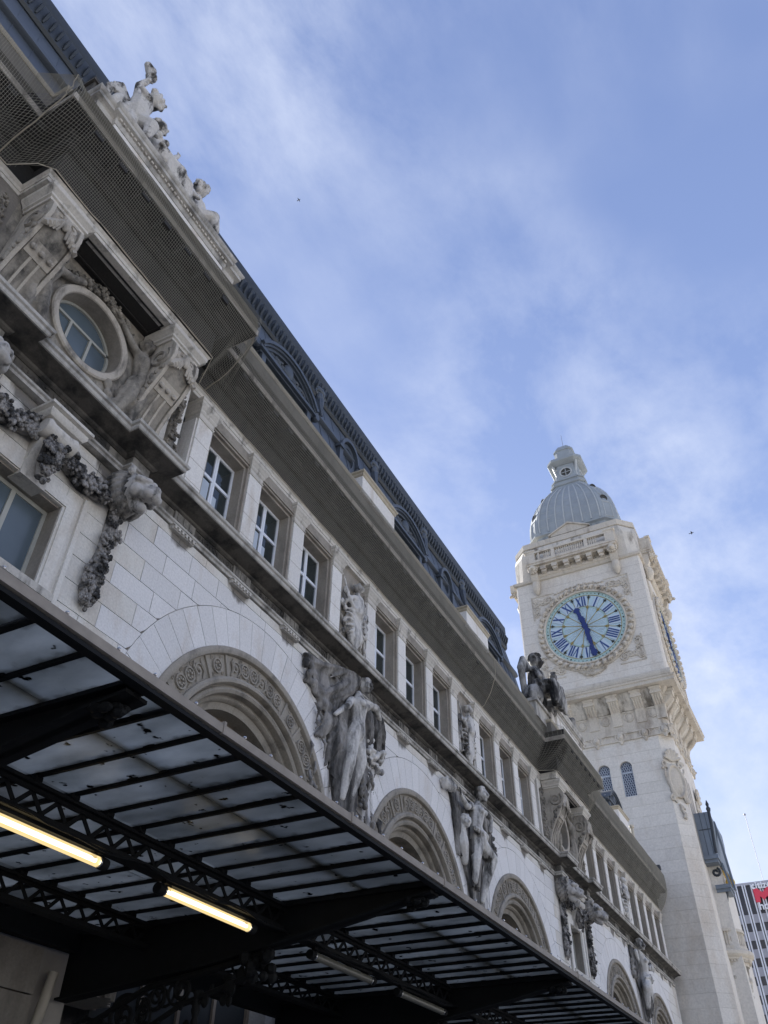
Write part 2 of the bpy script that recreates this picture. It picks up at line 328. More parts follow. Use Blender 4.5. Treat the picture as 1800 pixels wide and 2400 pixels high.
# ------------------------------------------------------------------ mesh helpers
class MB:
    def __init__(s): s.v = []; s.f = []
    def add(s, vs, fs):
        o = len(s.v)
        s.v += [tuple(v) for v in vs]
        s.f += [tuple(i + o for i in f) for f in fs]
        return s
    def box(s, x0, x1, y0, y1, z0, z1):
        return s.add([(x0, y0, z0), (x1, y0, z0), (x1, y1, z0), (x0, y1, z0), (x0, y0, z1), (x1, y0, z1), (x1, y1, z1), (x0, y1, z1)],
                     [(0, 3, 2, 1), (4, 5, 6, 7), (0, 1, 5, 4), (1, 2, 6, 5), (2, 3, 7, 6), (3, 0, 4, 7)])
    def prism(s, poly, ax, a, b):
        n = len(poly)
        if ax == 'x': f = lambda p, t: (t, p[0], p[1])
        elif ax == 'y': f = lambda p, t: (p[0], t, p[1])
        else: f = lambda p, t: (p[0], p[1], t)
        vs = [f(p, a) for p in poly] + [f(p, b) for p in poly]
        fs = [tuple(range(n)), tuple(range(2 * n - 1, n - 1, -1))]
        fs += [(i, n + i, n + (i + 1) % n, (i + 1) % n) for i in range(n)]
        return s.add(vs, fs)
    def loft(s, rings, closed=True, caps=True, loop=False):
        n = len(rings[0]); vs = [p for r in rings for p in r]; fs = []
        m = len(rings)
        for i in range(m if loop else m - 1):
            a, b = i * n, ((i + 1) % m) * n
            for j in range(n if closed else n - 1):
                k = (j + 1) % n
                fs.append((a + j, a + k, b + k, b + j))
        if caps and not loop:
            fs.append(tuple(range(n - 1, -1, -1))); fs.append(tuple(range((m - 1) * n, m * n)))
        return s.add(vs, fs)
    def tube(s, pts, r, n=6, loop=False):
        pts = [Vector(p) for p in pts]; m = len(pts)
        rr = r if isinstance(r, (list, tuple)) else [r] * m
        rings = []; up = None
        for i in range(m):
            if loop: t = (pts[(i + 1) % m] - pts[i - 1])
            else: t = pts[min(i + 1, m - 1)] - pts[max(i - 1, 0)]
            t = t.normalized() if t.length > 1e-9 else Vector((0, 0, 1))
            if up is None:
                up = Vector((0, 0, 1)) if abs(t.z) < 0.9 else Vector((1, 0, 0))
            a = t.cross(up)
            a = a.normalized() if a.length > 1e-6 else t.orthogonal().normalized()
            b = a.cross(t).normalized(); up = b
            rings.append([pts[i] + (a * cos(2 * pi * j / n) + b * sin(2 * pi * j / n)) * rr[i] for j in range(n)])
        return s.loft(rings, loop=loop)
    def ball(s, c, r, n=8, m=6, rot=None):
        if not isinstance(r, (list, tuple)): r = (r, r, r)
        vs = []; fs = []
        pt = lambda x, y, z: Vector((x * r[0], y * r[1], z * r[2]))
        vs.append(pt(0, 0, -1))
        for i in range(1, m):
            th = -pi / 2 + pi * i / m
            for j in range(n):
                ph = 2 * pi * j / n
                vs.append(pt(cos(th) * cos(ph), cos(th) * sin(ph), sin(th)))
        vs.append(pt(0, 0, 1))
        for j in range(n): fs.append((0, 1 + (j + 1) % n, 1 + j))
        for i in range(m - 2):
            a = 1 + i * n; b = a + n
            for j in range(n): fs.append((a + j, a + (j + 1) % n, b + (j + 1) % n, b + j))
        a = 1 + (m - 2) * n
        for j in range(n): fs.append((a + j, a + (j + 1) % n, len(vs) - 1))
        if rot is not None: vs = [rot @ v for v in vs]
        c = Vector(c)
        return s.add([v + c for v in vs], fs)
    def cap(s, p0, p1, r0, r1, n=8):
        p0, p1 = Vector(p0), Vector(p1); d = p1 - p0; L = d.length
        if L < 1e-6: return s.ball(p0, r0)
        d = d / L; pts = []; rr = []
        for k in (0.05, 0.35, 0.7): a = k * pi / 2; pts.append(p0 - d * r0 * cos(a)); rr.append(r0 * sin(a))
        pts.append(p0); rr.append(r0); pts.append(p0.lerp(p1, .5)); rr.append((r0 + r1) / 2); pts.append(p1); rr.append(r1)
        for k in (0.7, 0.35, 0.05): a = k * pi / 2; pts.append(p1 + d * r1 * cos(a)); rr.append(r1 * sin(a))
        return s.tube(pts, rr, n)
    def limb(s, pts, rr, n=8):
        for i in range(len(pts) - 1): s.cap(pts[i], pts[i + 1], rr[i], rr[i + 1], n)
        return s
    def lathe(s, prof, c=(0, 0, 0), n=16, ax='z'):
        rings = []
        for (r, h) in prof:
            ring = []
            for j in range(n):
                a = 2 * pi * j / n
                if ax == 'z': p = (c[0] + r * cos(a), c[1] + r * sin(a), c[2] + h)
                elif ax == 'y': p = (c[0] + r * cos(a), c[1] + h, c[2] + r * sin(a))
                else: p = (c[0] + h, c[1] + r * cos(a), c[2] + r * sin(a))
                ring.append(p)
            rings.append(ring)
        return s.loft(rings)
    def ring(s, cx, cz, prof, n=40, sx=1.0):
        """closed ring about the y axis, prof = (radius, y) loop"""
        return s.loft([[(cx + r * cos(2 * pi * i / n) * sx, y, cz + r * sin(2 * pi * i / n)) for r, y in prof] for i in range(n)], loop=True)
    def arch(s, cx, cz, prof, z0, n=44):
        rings = [[(cx - r, y, z0) for r, y in prof]]
        for i in range(n + 1):
            a = pi - pi * i / n
            rings.append([(cx + r * cos(a), y, cz + r * sin(a)) for r, y in prof])
        rings.append([(cx + r, y, z0) for r, y in prof])
        return s.loft(rings)
    def sweep(s, path, prof, caps=True):
        """path in XY, prof = (outward, z) loop; outward is to the right of travel"""
        n = len(path); nr = []
        for i in range(n - 1):
            d = Vector((path[i + 1][0] - path[i][0], path[i + 1][1] - path[i][1])).normalized()
            nr.append(Vector((d.y, -d.x)))
        rings = []
        for i in range(n):
            if i == 0: o = nr[0]
            elif i == n - 1: o = nr[-1]
            else: o = (nr[i - 1] + nr[i]) / (1 + nr[i - 1].dot(nr[i]))
            rings.append([(path[i][0] + o.x * q, path[i][1] + o.y * q, z) for q, z in prof])
        return s.loft(rings, caps=caps)
    def mesh(s, name, smooth=None):
        me = bpy.data.meshes.new(name)
        me.from_pydata(s.v, [], s.f)
        bm = bmesh.new(); bm.from_mesh(me)
        bmesh.ops.recalc_face_normals(bm, faces=bm.faces)
        bm.to_mesh(me); bm.free()
        if smooth is not None:
            me.shade_smooth(); me.set_sharp_from_angle(angle=radians(smooth))
        return me

def obj(name, mb, mat, parent=None, smooth=None, loc=None, rotz=None):
    me = mb.mesh(name, smooth) if isinstance(mb, MB) else mb
    o = bpy.data.objects.new(name, me)
    if mat is not None and not me.materials: me.materials.append(M[mat])
    C.objects.link(o)
    if parent is not None: o.parent = parent
    if loc: o.location = loc
    if rotz: o.rotation_euler = (0, 0, rotz)
    return o

def tag(o, label=None, cat=None, group=None, kind=None):
    if label: o['label'] = label
    if cat: o['category'] = cat
    if group: o['group'] = group
    if kind: o['kind'] = kind
    return o

def empty(name, loc=(0, 0, 0), **k):
    o = bpy.data.objects.new(name, None); C.objects.link(o); o.location = loc
    o.empty_display_size = 0.5
    return tag(o, **k)

def clone(o, loc=None, rotz=None, parent='same', dx=None):
    c = o.copy(); C.objects.link(c)
    if parent != 'same': c.parent = parent
    if dx is not None: c.location = (o.location.x + dx[0], o.location.y + dx[1], o.location.z + dx[2])
    if loc is not None: c.location = loc
    if rotz is not None: c.rotation_euler = (0, 0, rotz)
    return c

tex_rough = bpy.data.textures.new('chisel', 'CLOUDS'); tex_rough.noise_scale = 0.22; tex_rough.noise_depth = 3
tex_fine = bpy.data.textures.new('fine_chisel', 'CLOUDS'); tex_fine.noise_scale = 0.09; tex_fine.noise_depth = 2

def sculpt(name, mb, mat, parent=None, voxel=0.04, disp=0.03, smooth=2, tex=None, loc=None):
    """one continuous carved surface grown from overlapping rough masses"""
    o = obj(name, mb, mat, parent, None, loc)
    r = o.modifiers.new('carve', 'REMESH'); r.mode = 'VOXEL'; r.voxel_size = voxel; r.use_smooth_shade = True
    if smooth:
        sm = o.modifiers.new('soften', 'SMOOTH'); sm.factor = 0.5; sm.iterations = smooth
    if disp:
        d = o.modifiers.new('chisel', 'DISPLACE'); d.texture = tex or tex_rough; d.strength = disp; d.mid_level = 0.5
        d.texture_coords = 'LOCAL'
    return o

def head(mb, c, r, yaw=0.0, hair=1, tilt=0.0):
    """a head with brow, nose, chin, ears and hair; it faces -Y turned by yaw"""
    q = Matrix.Rotation(yaw, 3, 'Z') @ Matrix.Rotation(tilt, 3, 'X')
    c = Vector(c); P = lambda x, y, z: c + q @ Vector((x * r, y * r, z * r))
    mb.ball(P(0, .08, .1), (r * .78, r * .92, r * .98), 12, 8)
    mb.cap(P(0, -.45, -.35), P(0, -.5, -.75), r * .42, r * .30)
    mb.cap(P(0, -.82, .12), P(0, -1.02, -.22), r * .10, r * .17)
    mb.cap(P(-.38, -.74, .22), P(.38, -.74, .22), r * .14, r * .14)
    mb.cap(P(-.2, -.86, -.5), P(.2, -.86, -.5), r * .08, r * .08)
    for sx in (-1, 1):
        mb.ball(P(.42 * sx, -.6, -.2), r * .26, 6, 5); mb.ball(P(.76 * sx, .1, -.05), (r * .12, r * .2, r * .26), 6, 5)
    for k in range(int(26 * hair)):
        a = R.uniform(0, 2 * pi); e = R.uniform(0.1, 1.35)
        p = (cos(a) * cos(e) * .85, .18 + sin(a) * cos(e) * .9, .18 + sin(e) * .95)
        if p[1] < -.45 and p[2] < .75: continue
        mb.ball(P(*p), r * R.uniform(.2, .33), 6, 5)

def spiral(c, r0, r1, turns, plane='yz', n=26, start=0.0, sgn=1):
    pts = []
    for i in range(n + 1):
        t = i / n; a = start + sgn * 2 * pi * turns * t; r = r0 + (r1 - r0) * t
        u, w = r * cos(a), r * sin(a)
        if plane == 'yz': pts.append((c[0], c[1] + u, c[2] + w))
        elif plane == 'xz': pts.append((c[0] + u, c[1], c[2] + w))
        else: pts.append((c[0] + u, c[1] + w, c[2]))
    return pts

def smoothstep(a, b, x):
    t = max(0.0, min(1.0, (x - a) / (b - a))); return t * t * (3 - 2 * t)
# ------------------------------------------------------------------ ground
g = MB().box(-400, 600, -300, 500, -0.5, 0.0)
tag(obj('ground', g, 'asphalt'), kind='structure')
tag(obj('forecourt', MB().box(-160, 260, -150, -9.0, 0.0, 0.012), 'plaza'), kind='structure')
tag(obj('road', MB().box(-160, 260, -8.9, -2.6, 0.001, 0.006), 'asphalt'), kind='structure')
tag(obj('pavement', MB().box(-30, 80, -2.5, 10.5, 0.004, 0.13), 'paving'), kind='structure')

# ------------------------------------------------------------------ the station front
X0, X1 = -6.0, 58.1                       # the front runs along x at y = 10
PAV = [6.0, 36.85]                        # centre lines of the two pavilions
ARC = [13.0, 21.45, 29.9, 43.85, 52.3]    # centre lines of the arches
ACZ, AR, VR = 7.72, 3.38, 4.24            # arch centre height, outer moulding, voussoir ring
PIL = [-1.8, 0.33, 2.46] + [9.66 + 2.13 * k for k in range(12)] + [40.4 + 2.13 * k for k in range(9)]
RELIEF = [9.66 + 2.13 * 3.5, 9.66 + 2.13 * 7.5, 40.4 + 2.13 * 3.5]

st = empty('station_building', (20, 10, 0), label='long pale stone station front with arches, pavilions and a zinc mansard roof', cat='station')
def part(name, mb, mat, smooth=None, **k):
    """mesh in world coordinates, hung under the station"""
    o = obj(name, mb, mat, st, smooth)
    o.location = (-20, -10, 0)
    return o
def sub(o, name, mb, mat, smooth=None):
    return obj(name, mb, mat, o, smooth)

# backing wall (mortar shows in the open joints), cut by the five arches
def bay(a, b, cx):
    pts = [(a, 0), (cx - AR - .01, 0)]
    for i in range(33):
        t = pi - pi * i / 32
        pts.append((cx + (AR + .01) * cos(t), ACZ + (AR + .01) * sin(t)))
    pts += [(cx + AR + .01, 0), (b, 0), (b, 12.5), (a, 12.5)]
    return pts
cuts = [PAV[0] + 2.6] + [17.22, 25.68, PAV[1] - 2.6]
w = MB()
for a, b, cx in ((PAV[0] + 2.6, 17.22, 13.0), (17.22, 25.68, 21.45), (25.68, PAV[1] - 2.6, 29.9), (PAV[1] + 2.6, 48.07, 43.85), (48.07, X1, 52.3)):
    w.prism(bay(a, b, cx), 'y', 10.075, 10.7)
for p in PAV:
    w.box(p - 2.6, p - .78, 10.07, 10.7, 0, 12.5); w.box(p + .78, p + 2.6, 10.07, 10.7, 0, 12.5)
    w.box(p - .78, p + .78, 10.07, 10.7, 10.92, 12.5); w.box(p - .78, p + .78, 10.07, 10.7, 0, 7.6)
w.box(X0, PAV[0] - 2.6, 10.07, 10.7, 0, 12.5)
part('wall', w, 'mortar')
# dark rooms behind the openings
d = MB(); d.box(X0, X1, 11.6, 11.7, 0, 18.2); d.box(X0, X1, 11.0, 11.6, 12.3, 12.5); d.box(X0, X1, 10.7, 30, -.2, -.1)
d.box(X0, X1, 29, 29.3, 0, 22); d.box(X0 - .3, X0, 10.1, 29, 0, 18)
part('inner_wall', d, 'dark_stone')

# ashlar: every stone a slab of its own, clipped by the voussoir rings and the pavilion openings
def clip_bottom(x, arcs):
    z = -9
    for cx in arcs:
        dx = abs(x - cx)
        if dx < VR + .012: z = max(z, ACZ + sqrt(max(0, (VR + .012) ** 2 - dx * dx)))
    return z
course = 0.49
zs = [12.45] + [12.22 - course * k for k in range(9)]
GAP = 0.007
stones = []; arcs_near = ARC
def add_stone(a, b, zt, zb):
    a += GAP; b -= GAP; zt -= GAP; zb += GAP
    xs = [a + (b - a) * i / 10 for i in range(11)]
    top = [(x, zt) for x in xs]; bot = []
    for x in xs: bot.append((x, max(zb, min(zt, clip_bottom(x, arcs_near)))))
    keep = [i for i in range(11) if bot[i][1] < zt - .004]
    if len(keep) < 2: return
    i0, i1 = max(0, keep[0] - 1), min(10, keep[-1] + 1)
    # find exact crossing when the stone runs into a ring
    def edge(xa, xb):
        for _ in range(18):
            xm = (xa + xb) / 2
            if clip_bottom(xm, arcs_near) < zt: xa = xm
            else: xb = xm
        return xa
    pts_b = [bot[i] for i in keep]
    xl = a if keep[0] == 0 else edge(xs[keep[0]], xs[keep[0] - 1])
    xr = b if keep[-1] == 10 else edge(xs[keep[-1]], xs[keep[-1] + 1])
    if keep[0] != 0: pts_b = [(xl, zt - .002)] + pts_b
    if keep[-1] != 10: pts_b = pts_b + [(xr, zt - .002)]
    flat = all(abs(p[1] - zb) < 1e-6 for p in pts_b)
    if flat: pts_b = [pts_b[0], pts_b[-1]]
    poly = pts_b + [(pts_b[-1][0], zt), (pts_b[0][0], zt)]
    q = []
    for p in poly:
        if not q or (abs(p[0] - q[-1][0]) + abs(p[1] - q[-1][1])) > .003: q.append(p)
    if len(q) < 3: return
    stones.append((q, (a + b) / 2, zt))
regions = [(PAV[0] - 4.9, PAV[0] - 1.22), (PAV[0] + 1.22, PAV[1] - 1.22), (PAV[1] + 1.22, X1)]
for r, zt in enumerate(zs[:-1]):
    zb = zs[r + 1]
    for a, b in regions:
        x = a
        off = (r * 0.47) % 1.0
        nx = a + .35 + off * .75
        while x < b - .05:
            e = min(nx, b)
            if b - e < .3: e = b
            add_stone(x, e, zt, zb)
            x = e; nx = e + R.uniform(.86, 1.22)
for p in PAV:                                   # over the window architrave
    for zt, zb in ((12.45, 12.22), (12.22, 11.73), (11.73, 11.42)):
        add_stone(p - 1.22, p, zt, zb); add_stone(p, p + 1.22, zt, zb)
stones.sort(key=lambda s: s[1])
rest = MB()
for i, (q, x, zt) in enumerate(stones):
    mb = MB().prism(q, 'y', 10.0 - R.uniform(0, .006), 10.07)
    near = min(abs(x - p) for p in PAV)
    mat = 'cream_stone' if (near < 2.5 or zt > 12.3 or x > 55.5) else 'white_stone'
    part('ashlar_stone', mb, mat)
print('stones', len(stones))

# arches: voussoirs, stepped mouldings, carved band, fanlight
nv = 26
vs_cache = {}
for cx in ARC:
    for k in range(nv):
        a0, a1 = pi * k / nv, pi * (k + 1) / nv
        if sin(a0) < .2 and sin(a1) < .2: continue
        g0 = GAP / VR
        poly = []
        for t in range(5): a = a0 + g0 + (a1 - a0 - 2 * g0) * t / 4; poly.append((cx + (VR - .002) * cos(a), ACZ + (VR - .002) * sin(a)))
        for t in range(5): a = a1 - g0 - (a1 - a0 - 2 * g0) * t / 4; poly.append((cx + AR * cos(a), ACZ + AR * sin(a)))
        o = part('voussoir', MB().prism(poly, 'y', 10.0 - R.uniform(0, .005), 10.07), 'white_stone')

def fix(o):  # parts built round the origin of the station's arches
    return o
tmpl = {}
def motif(kind):
    """one curled leaf of the carved arch band, about 0.4 high, facing -y"""
    mb = MB()
    if kind == 0:
        mb.tube(spiral((0, -.005, .0), .155, .03, 1.4, 'xz', 16), .028, 5)
        mb.tube([(-.19, 0, -.2), (-.12, -.03, -.05), (-.17, -.03, .1), (-.08, -.01, .2)], [.02, .035, .03, .012], 5)
        mb.ball((0, -.02, 0), .045, 6, 5)
        mb.tube([(.19, 0, .2), (.13, -.03, .06), (.17, -.02, -.08), (.06, -.01, -.2)], [.015, .03, .03, .012], 5)
    else:
        mb.tube([(.15 * cos(a), -.015, .15 * sin(a)) for a in [2 * pi * i / 14 for i in range(14)]], .026, 5, loop=True)
        for i in range(6):
            a = 2 * pi * i / 6
            mb.ball((.075 * cos(a), -.02, .075 * sin(a)), (.035, .025, .035), 6, 5)
        for sx in (-1, 1):
            for sz in (-1, 1): mb.tube(spiral((.17 * sx, 0, .17 * sz), .05, .015, 1.0, 'xz', 8), .016, 4)
    return mb.mesh('arch_ornament', 40)
mot = [motif(0), motif(1)]
for m_ in mot: m_.materials.append(M['arch_stone'])
div_me = MB().box(-.035, .035, -.035, .02, -.25, .25).mesh('arch_divider'); div_me.materials.append(M['arch_stone'])
for n_, cx in enumerate(ARC):
    full = n_ < 4
    mb = MB()
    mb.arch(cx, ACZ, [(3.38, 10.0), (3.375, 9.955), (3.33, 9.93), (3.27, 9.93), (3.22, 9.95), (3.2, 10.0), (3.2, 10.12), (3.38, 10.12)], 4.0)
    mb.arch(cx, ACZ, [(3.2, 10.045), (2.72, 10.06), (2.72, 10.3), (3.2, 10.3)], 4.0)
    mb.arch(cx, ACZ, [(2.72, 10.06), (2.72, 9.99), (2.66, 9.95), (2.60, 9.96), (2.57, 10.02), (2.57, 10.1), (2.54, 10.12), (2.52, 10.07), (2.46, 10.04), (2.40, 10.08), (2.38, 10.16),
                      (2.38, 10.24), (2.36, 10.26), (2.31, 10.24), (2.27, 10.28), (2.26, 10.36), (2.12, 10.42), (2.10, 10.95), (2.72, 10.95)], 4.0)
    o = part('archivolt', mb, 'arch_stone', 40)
    # carved band
    k = 0
    for i in range(28):
        a = pi * (i + .5) / 28
        if sin(a) < .12: continue
        c = Vector((cx + 2.96 * cos(a), 10.045, ACZ + 2.96 * sin(a)))
        isdiv = i in (4, 8, 10, 17, 19, 23)
        q = bpy.data.objects.new('arch_divider' if isdiv else 'arch_ornament', div_me if isdiv else mot[(i // 2) % 2 if i % 3 else 1])
        C.objects.link(q); q.parent = o
        q.location = c
        q.rotation_euler = (0, -(a - pi / 2), 0)
        q.scale = (.92, 1, 1.0) if not isdiv else (1, 1, .95)
    # fanlight
    fr = MB().arch(cx, ACZ, [(2.12, 10.8), (2.02, 10.8), (2.02, 10.9), (2.12, 10.9)], 4.0)
    for a in (pi * .25, pi * .5, pi * .75): fr.prism([(cx + .6 * cos(a) - .03 * sin(a), ACZ + .6 * sin(a) + .03 * cos(a)), (cx + 2.05 * cos(a) - .03 * sin(a), ACZ + 2.05 * sin(a) + .03 * cos(a)),
                                                      (cx + 2.05 * cos(a) + .03 * sin(a), ACZ + 2.05 * sin(a) - .03 * cos(a)), (cx + .6 * cos(a) + .03 * sin(a), ACZ + .6 * sin(a) - .03 * cos(a))], 'y', 10.81, 10.88)
    fr.arch(cx, ACZ, [(.63, 10.8), (.56, 10.8), (.56, 10.9), (.63, 10.9)], ACZ - .1, 16)
    fr.box(cx - 2.1, cx + 2.1, 10.8, 10.9, ACZ - .15, ACZ - .02)
    for dx in (-1.0, 0, 1.0): fr.box(cx + dx - .04, cx + dx + .04, 10.81, 10.89, 4, ACZ - .1)
    win = part('arch_window', fr, 'wood_frame')
    gp = [(cx - 2.1, 3.9)] + [(cx + 2.1 * cos(pi - pi * i / 24), ACZ + 2.1 * sin(pi - pi * i / 24)) for i in range(25)] + [(cx + 2.1, 3.9)]
    sub(win, 'glass', MB().prism(gp, 'y', 10.86, 10.875), 'dusty_glass')

# ------------------------------------------------------------------ sill cornice between the floors
def front_path(base, mid, blk, a=1.68, b=2.12):
    pts = [(X0, base)]
    for p in PAV:
        pts += [(p - b, base), (p - b, blk), (p - a, blk), (p - a, mid), (p + a, mid), (p + a, blk), (p + b, blk), (p + b, base)]
    return pts + [(X1, base)]
SP = front_path(10.0, 9.90, 9.68)
part('architrave_moulding', MB().sweep(SP, [(-.3, 12.47), (.05, 12.47), (.06, 12.53), (.1, 12.55), (.1, 12.60), (.04, 12.63), (-.3, 12.63)]), 'sill_stone', 30)
part('frieze', MB().sweep(SP, [(-.3, 12.63), (.02, 12.63), (.02, 12.86), (-.3, 12.86)]), 'frieze_stone')
part('bed_moulding', MB().sweep(SP, [(-.3, 12.86), (.05, 12.86), (.10, 12.89), (.12, 12.93), (.24, 12.96), (.30, 12.99), (.475, 12.998), (.475, 13.017), (-.3, 13.017)]), 'dark_stone', 30)  # reaches out under the slab; its dark stone paints the shade there
part('sill_slab', MB().sweep(SP, [(-.5, 13.022), (.49, 13.022), (.51, 13.05), (.51, 13.12), (.55, 13.14), (.56, 13.2), (.50, 13.225), (-.5, 13.25)]), 'sill_stone', 30)
part('plinth_course', MB().sweep(SP, [(-.5, 13.25), (.14, 13.25), (.16, 13.29), (.12, 13.36), (-.5, 13.36)]), 'capital_stone', 30)
# guttae blocks and frieze panels below each pilaster and between
tooth = MB().box(-.03, .03, -.05, .0, 0, .075).mesh('gutta'); tooth.materials.append(M['capital_stone'])
pan_mb = MB()
for i in range(5):
    x = -.66 + .33 * i
    pan_mb.tube(spiral((x, -.005, 0), .10, .02, 1.2, 'xz', 9, start=i * 1.3, sgn=1 if i % 2 else -1), .022, 4)
    pan_mb.ball((x + .16, -.005, .0), (.05, .03, .06), 5, 4)
pan_mb.box(-.86, .86, -.004, .02, -.105, .105)
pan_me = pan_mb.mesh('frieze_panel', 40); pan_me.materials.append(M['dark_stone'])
xs_tri = [9.66 + 2.13 * (k) for k in range(12)] + [40.4 + 2.13 * k for k in range(9)]
for x in xs_tri:
    b = MB().box(x - .36, x + .36, 9.90, 10.02, 12.36, 12.472)
    b.box(x - .38, x + .38, 9.86, 10.0, 12.44, 12.468)
    blk = part('guttae_block', b, 'sill_stone')
    if x < 38:
        for i in range(6):
            t = bpy.data.objects.new('gutta', tooth); C.objects.link(t); t.parent = blk; t.location = (x - .3 + .12 * i, 9.9, 12.37)
    tb = MB()
    tb.box(x - .34, x + .34, 9.93, 10.0, 12.635, 12.855)
    for i in range(3): tb.box(x - .26 + .2 * i, x - .14 + .2 * i, 9.915, 9.95, 12.64, 12.84)
    part('triglyph', tb, 'frieze_stone')
for a, b in zip(xs_tri[:-1], xs_tri[1:]):
    if b - a > 3: continue
    for k in (0.5,):
        q = bpy.data.objects.new('frieze_panel', pan_me); C.objects.link(q); q.parent = st
        q.location = ((a + b) / 2 - 20, 9.965 - 10, 12.745); q.scale = (.80, 1, .95)
for p in PAV:
    q = bpy.data.objects.new('frieze_panel', pan_me); C.objects.link(q); q.parent = st
    q.location = (p - 20, 9.865 - 10, 12.745); q.scale = (1.4, 1, .95)

# ------------------------------------------------------------------ upper floor: pilasters, windows, carved panels
ZB, ZT = 13.34, 16.46
def pilaster_mesh():
    mb = MB()
    mb.box(-.265, .265, -.02, .45, ZB, 15.9)
    mb.box(-.30, .30, -.05, .45, ZB, ZB + .16); 
    for k in (14.0, 14.55, 15.15): pass
    return mb
pm = MB().box(-.265, .265, 0, .45, ZB + .14, 15.88); pm.box(-.31, .31, .05, .45, ZB + .14, 15.88)
pm = pm.mesh('pilaster'); pm.materials.append(M['pilaster_stone'])
pb = MB().box(-.30, .30, -.03, .45, ZB, ZB + .135).mesh('base'); pb.materials.append(M['capital_stone'])
cp = MB().sweep([(-.265, .45), (-.265, 0), (.265, 0), (.265, .45)],
                [(-.2, 15.88), (.02, 15.88), (.035, 15.92), (.01, 15.95), (.01, 16.06), (.03, 16.08), (.05, 16.12), (.05, 16.16), (.09, 16.22), (.11, 16.28), (.12, 16.29), (.13, 16.36), (.15, 16.38), (.15, 16.455), (-.2, 16.455)])
cp = cp.mesh('capital', 30); cp.materials.append(M['capital_stone'])
joint = MB()
for k in (13.95, 14.58, 15.22): joint.box(-.267, .267, -.0025, .02, k - .006, k + .006)
joint = joint.mesh('joint'); joint.materials.append(M['mortar'])
for x in PIL:
    q = bpy.data.objects.new('pilaster', pm); C.objects.link(q); q.parent = st; q.location = (x - 20, 9.99 - 10, 0)
    for me in (pb, cp, joint):
        r = bpy.data.objects.new(me.name, me); C.objects.link(r); r.parent = q
# bays
def upper_window(x0, x1, lit):
    xm = (x0 + x1) / 2
    mb = MB()
    mb.box(x0 - .02, x0 + .06, 10.03, 10.5, ZB, 16.1); mb.box(x1 - .06, x1 + .02, 10.03, 10.5, ZB, 16.1)
    mb.box(x0, x1, 10.02, 10.5, 16.06, 16.47)
    mb.box(x0, x1, 10.02, 10.5, 13.2, 13.42)
    mb.box(x0 + .06, x0 + .13, 10.10, 10.5, 13.42, 16.0); mb.box(x1 - .13, x1 - .06, 10.10, 10.5, 13.42, 16.0)
    mb.box(x0 + .06, x1 - .06, 10.10, 10.5, 15.99, 16.06)
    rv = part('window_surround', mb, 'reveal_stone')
    part('lintel_moulding', MB().box(x0 - .02, x1 + .02, 9.985, 10.04, 16.12, 16.23), 'reveal_stone')
    a, b = x0 + .13, x1 - .13
    f = MB(); y0, y1 = 10.40, 10.47
    for u0, u1 in ((a, a + .07), (b - .07, b), (xm - .065, xm + .065)): f.box(u0, u1, y0, y1, 13.42, 15.99)
    f.box(a, b, y0 + .003, y1, 13.42, 13.50); f.box(a, b, y0 + .003, y1, 15.91, 15.99); f.box(a, b, y0 - .004, y1, 15.02, 15.11)
    f.box(xm - .012, xm + .012, y0 - .012, y0, 13.45, 15.95)
    wn_ = part('window', f, 'pvc')
    for (u0, u1) in ((a + .07, xm - .065), (xm + .065, b - .07)):
        for (z0, z1) in ((13.50, 15.02), (15.11, 15.91)):
            sub(wn_, 'pane', MB().box(u0 + .001, u1 - .001, 10.435, 10.445, z0 + .001, z1 - .001), 'glass')
    if lit == 1:
        sub(wn_, 'sky_reflection', MB().box(a + .08, xm - .1, 10.43, 10.434, 13.55, 14.95), 'sheet')  # pale blue sheet painting the sky's reflection on the lower left pane
        sub(wn_, 'curtain', MB().box(xm + .07, xm + .24, 10.43, 10.434, 13.55, 14.7), 'sheet')
relief_bays = []
seq = []
for a, b in zip(PIL[:-1], PIL[1:]):
    if b - a > 3: continue
    x0, x1 = a + .265, b - .265
    xm = (x0 + x1) / 2
    if min(abs(xm - r) for r in RELIEF) < .2:
        relief_bays.append((x0, x1))
    else:
        upper_window(x0, x1, 1 if 9 < xm < 13.5 else 0)
# carved trophy panel, one mesh per kind
def trophy(seed, mat):
    r = random.Random(seed); mb = MB()
    mb.ball((0, 0, 14.55), (.34, .16, .50), 12, 8)
    mb.ball((0, -.05, 14.15), (.28, .12, .34), 10, 8)
    head(mb, (.05, -.1, 15.85), .15)
    mb.limb([(.05, -.06, 15.65), (.05, -.08, 15.4), (0, -.06, 14.95)], [.07, .17, .24])
    mb.limb([(-.1, -.1, 15.45), (-.38, -.12, 15.2), (-.25, -.16, 14.95)], [.07, .06, .05]); mb.limb([(.2, -.1, 15.45), (.4, -.1, 15.15), (.3, -.15, 14.9)], [.07, .06, .05])
    for k in range(16):
        a = 2 * pi * k / 16
        mb.tube([(.1 * cos(a), -.12, 14.5 + .14 * sin(a)), (.36 * cos(a), -.14, 14.5 + .5 * sin(a)), (.46 * cos(a), -.02, 14.5 + .62 * sin(a))], [.05, .045, .03], 5)
    for k in range(26):
        sx = r.choice((-1, 1)); z = r.uniform(13.9, 15.6)
        mb.ball((sx * r.uniform(.36, .58), r.uniform(-.06, 0), z), (r.uniform(.05, .1), .06, r.uniform(.07, .15)), 6, 5)
    mb.tube([(-.55, -.03, 15.9), (-.2, -.08, 15.0), (-.05, -.1, 14.6)], .035, 5)
    mb.tube([(0, -.06, 14.0), (.02, -.08, 13.75), (-.05, -.03, 13.5)], [.12, .08, .03], 6)
    return mb
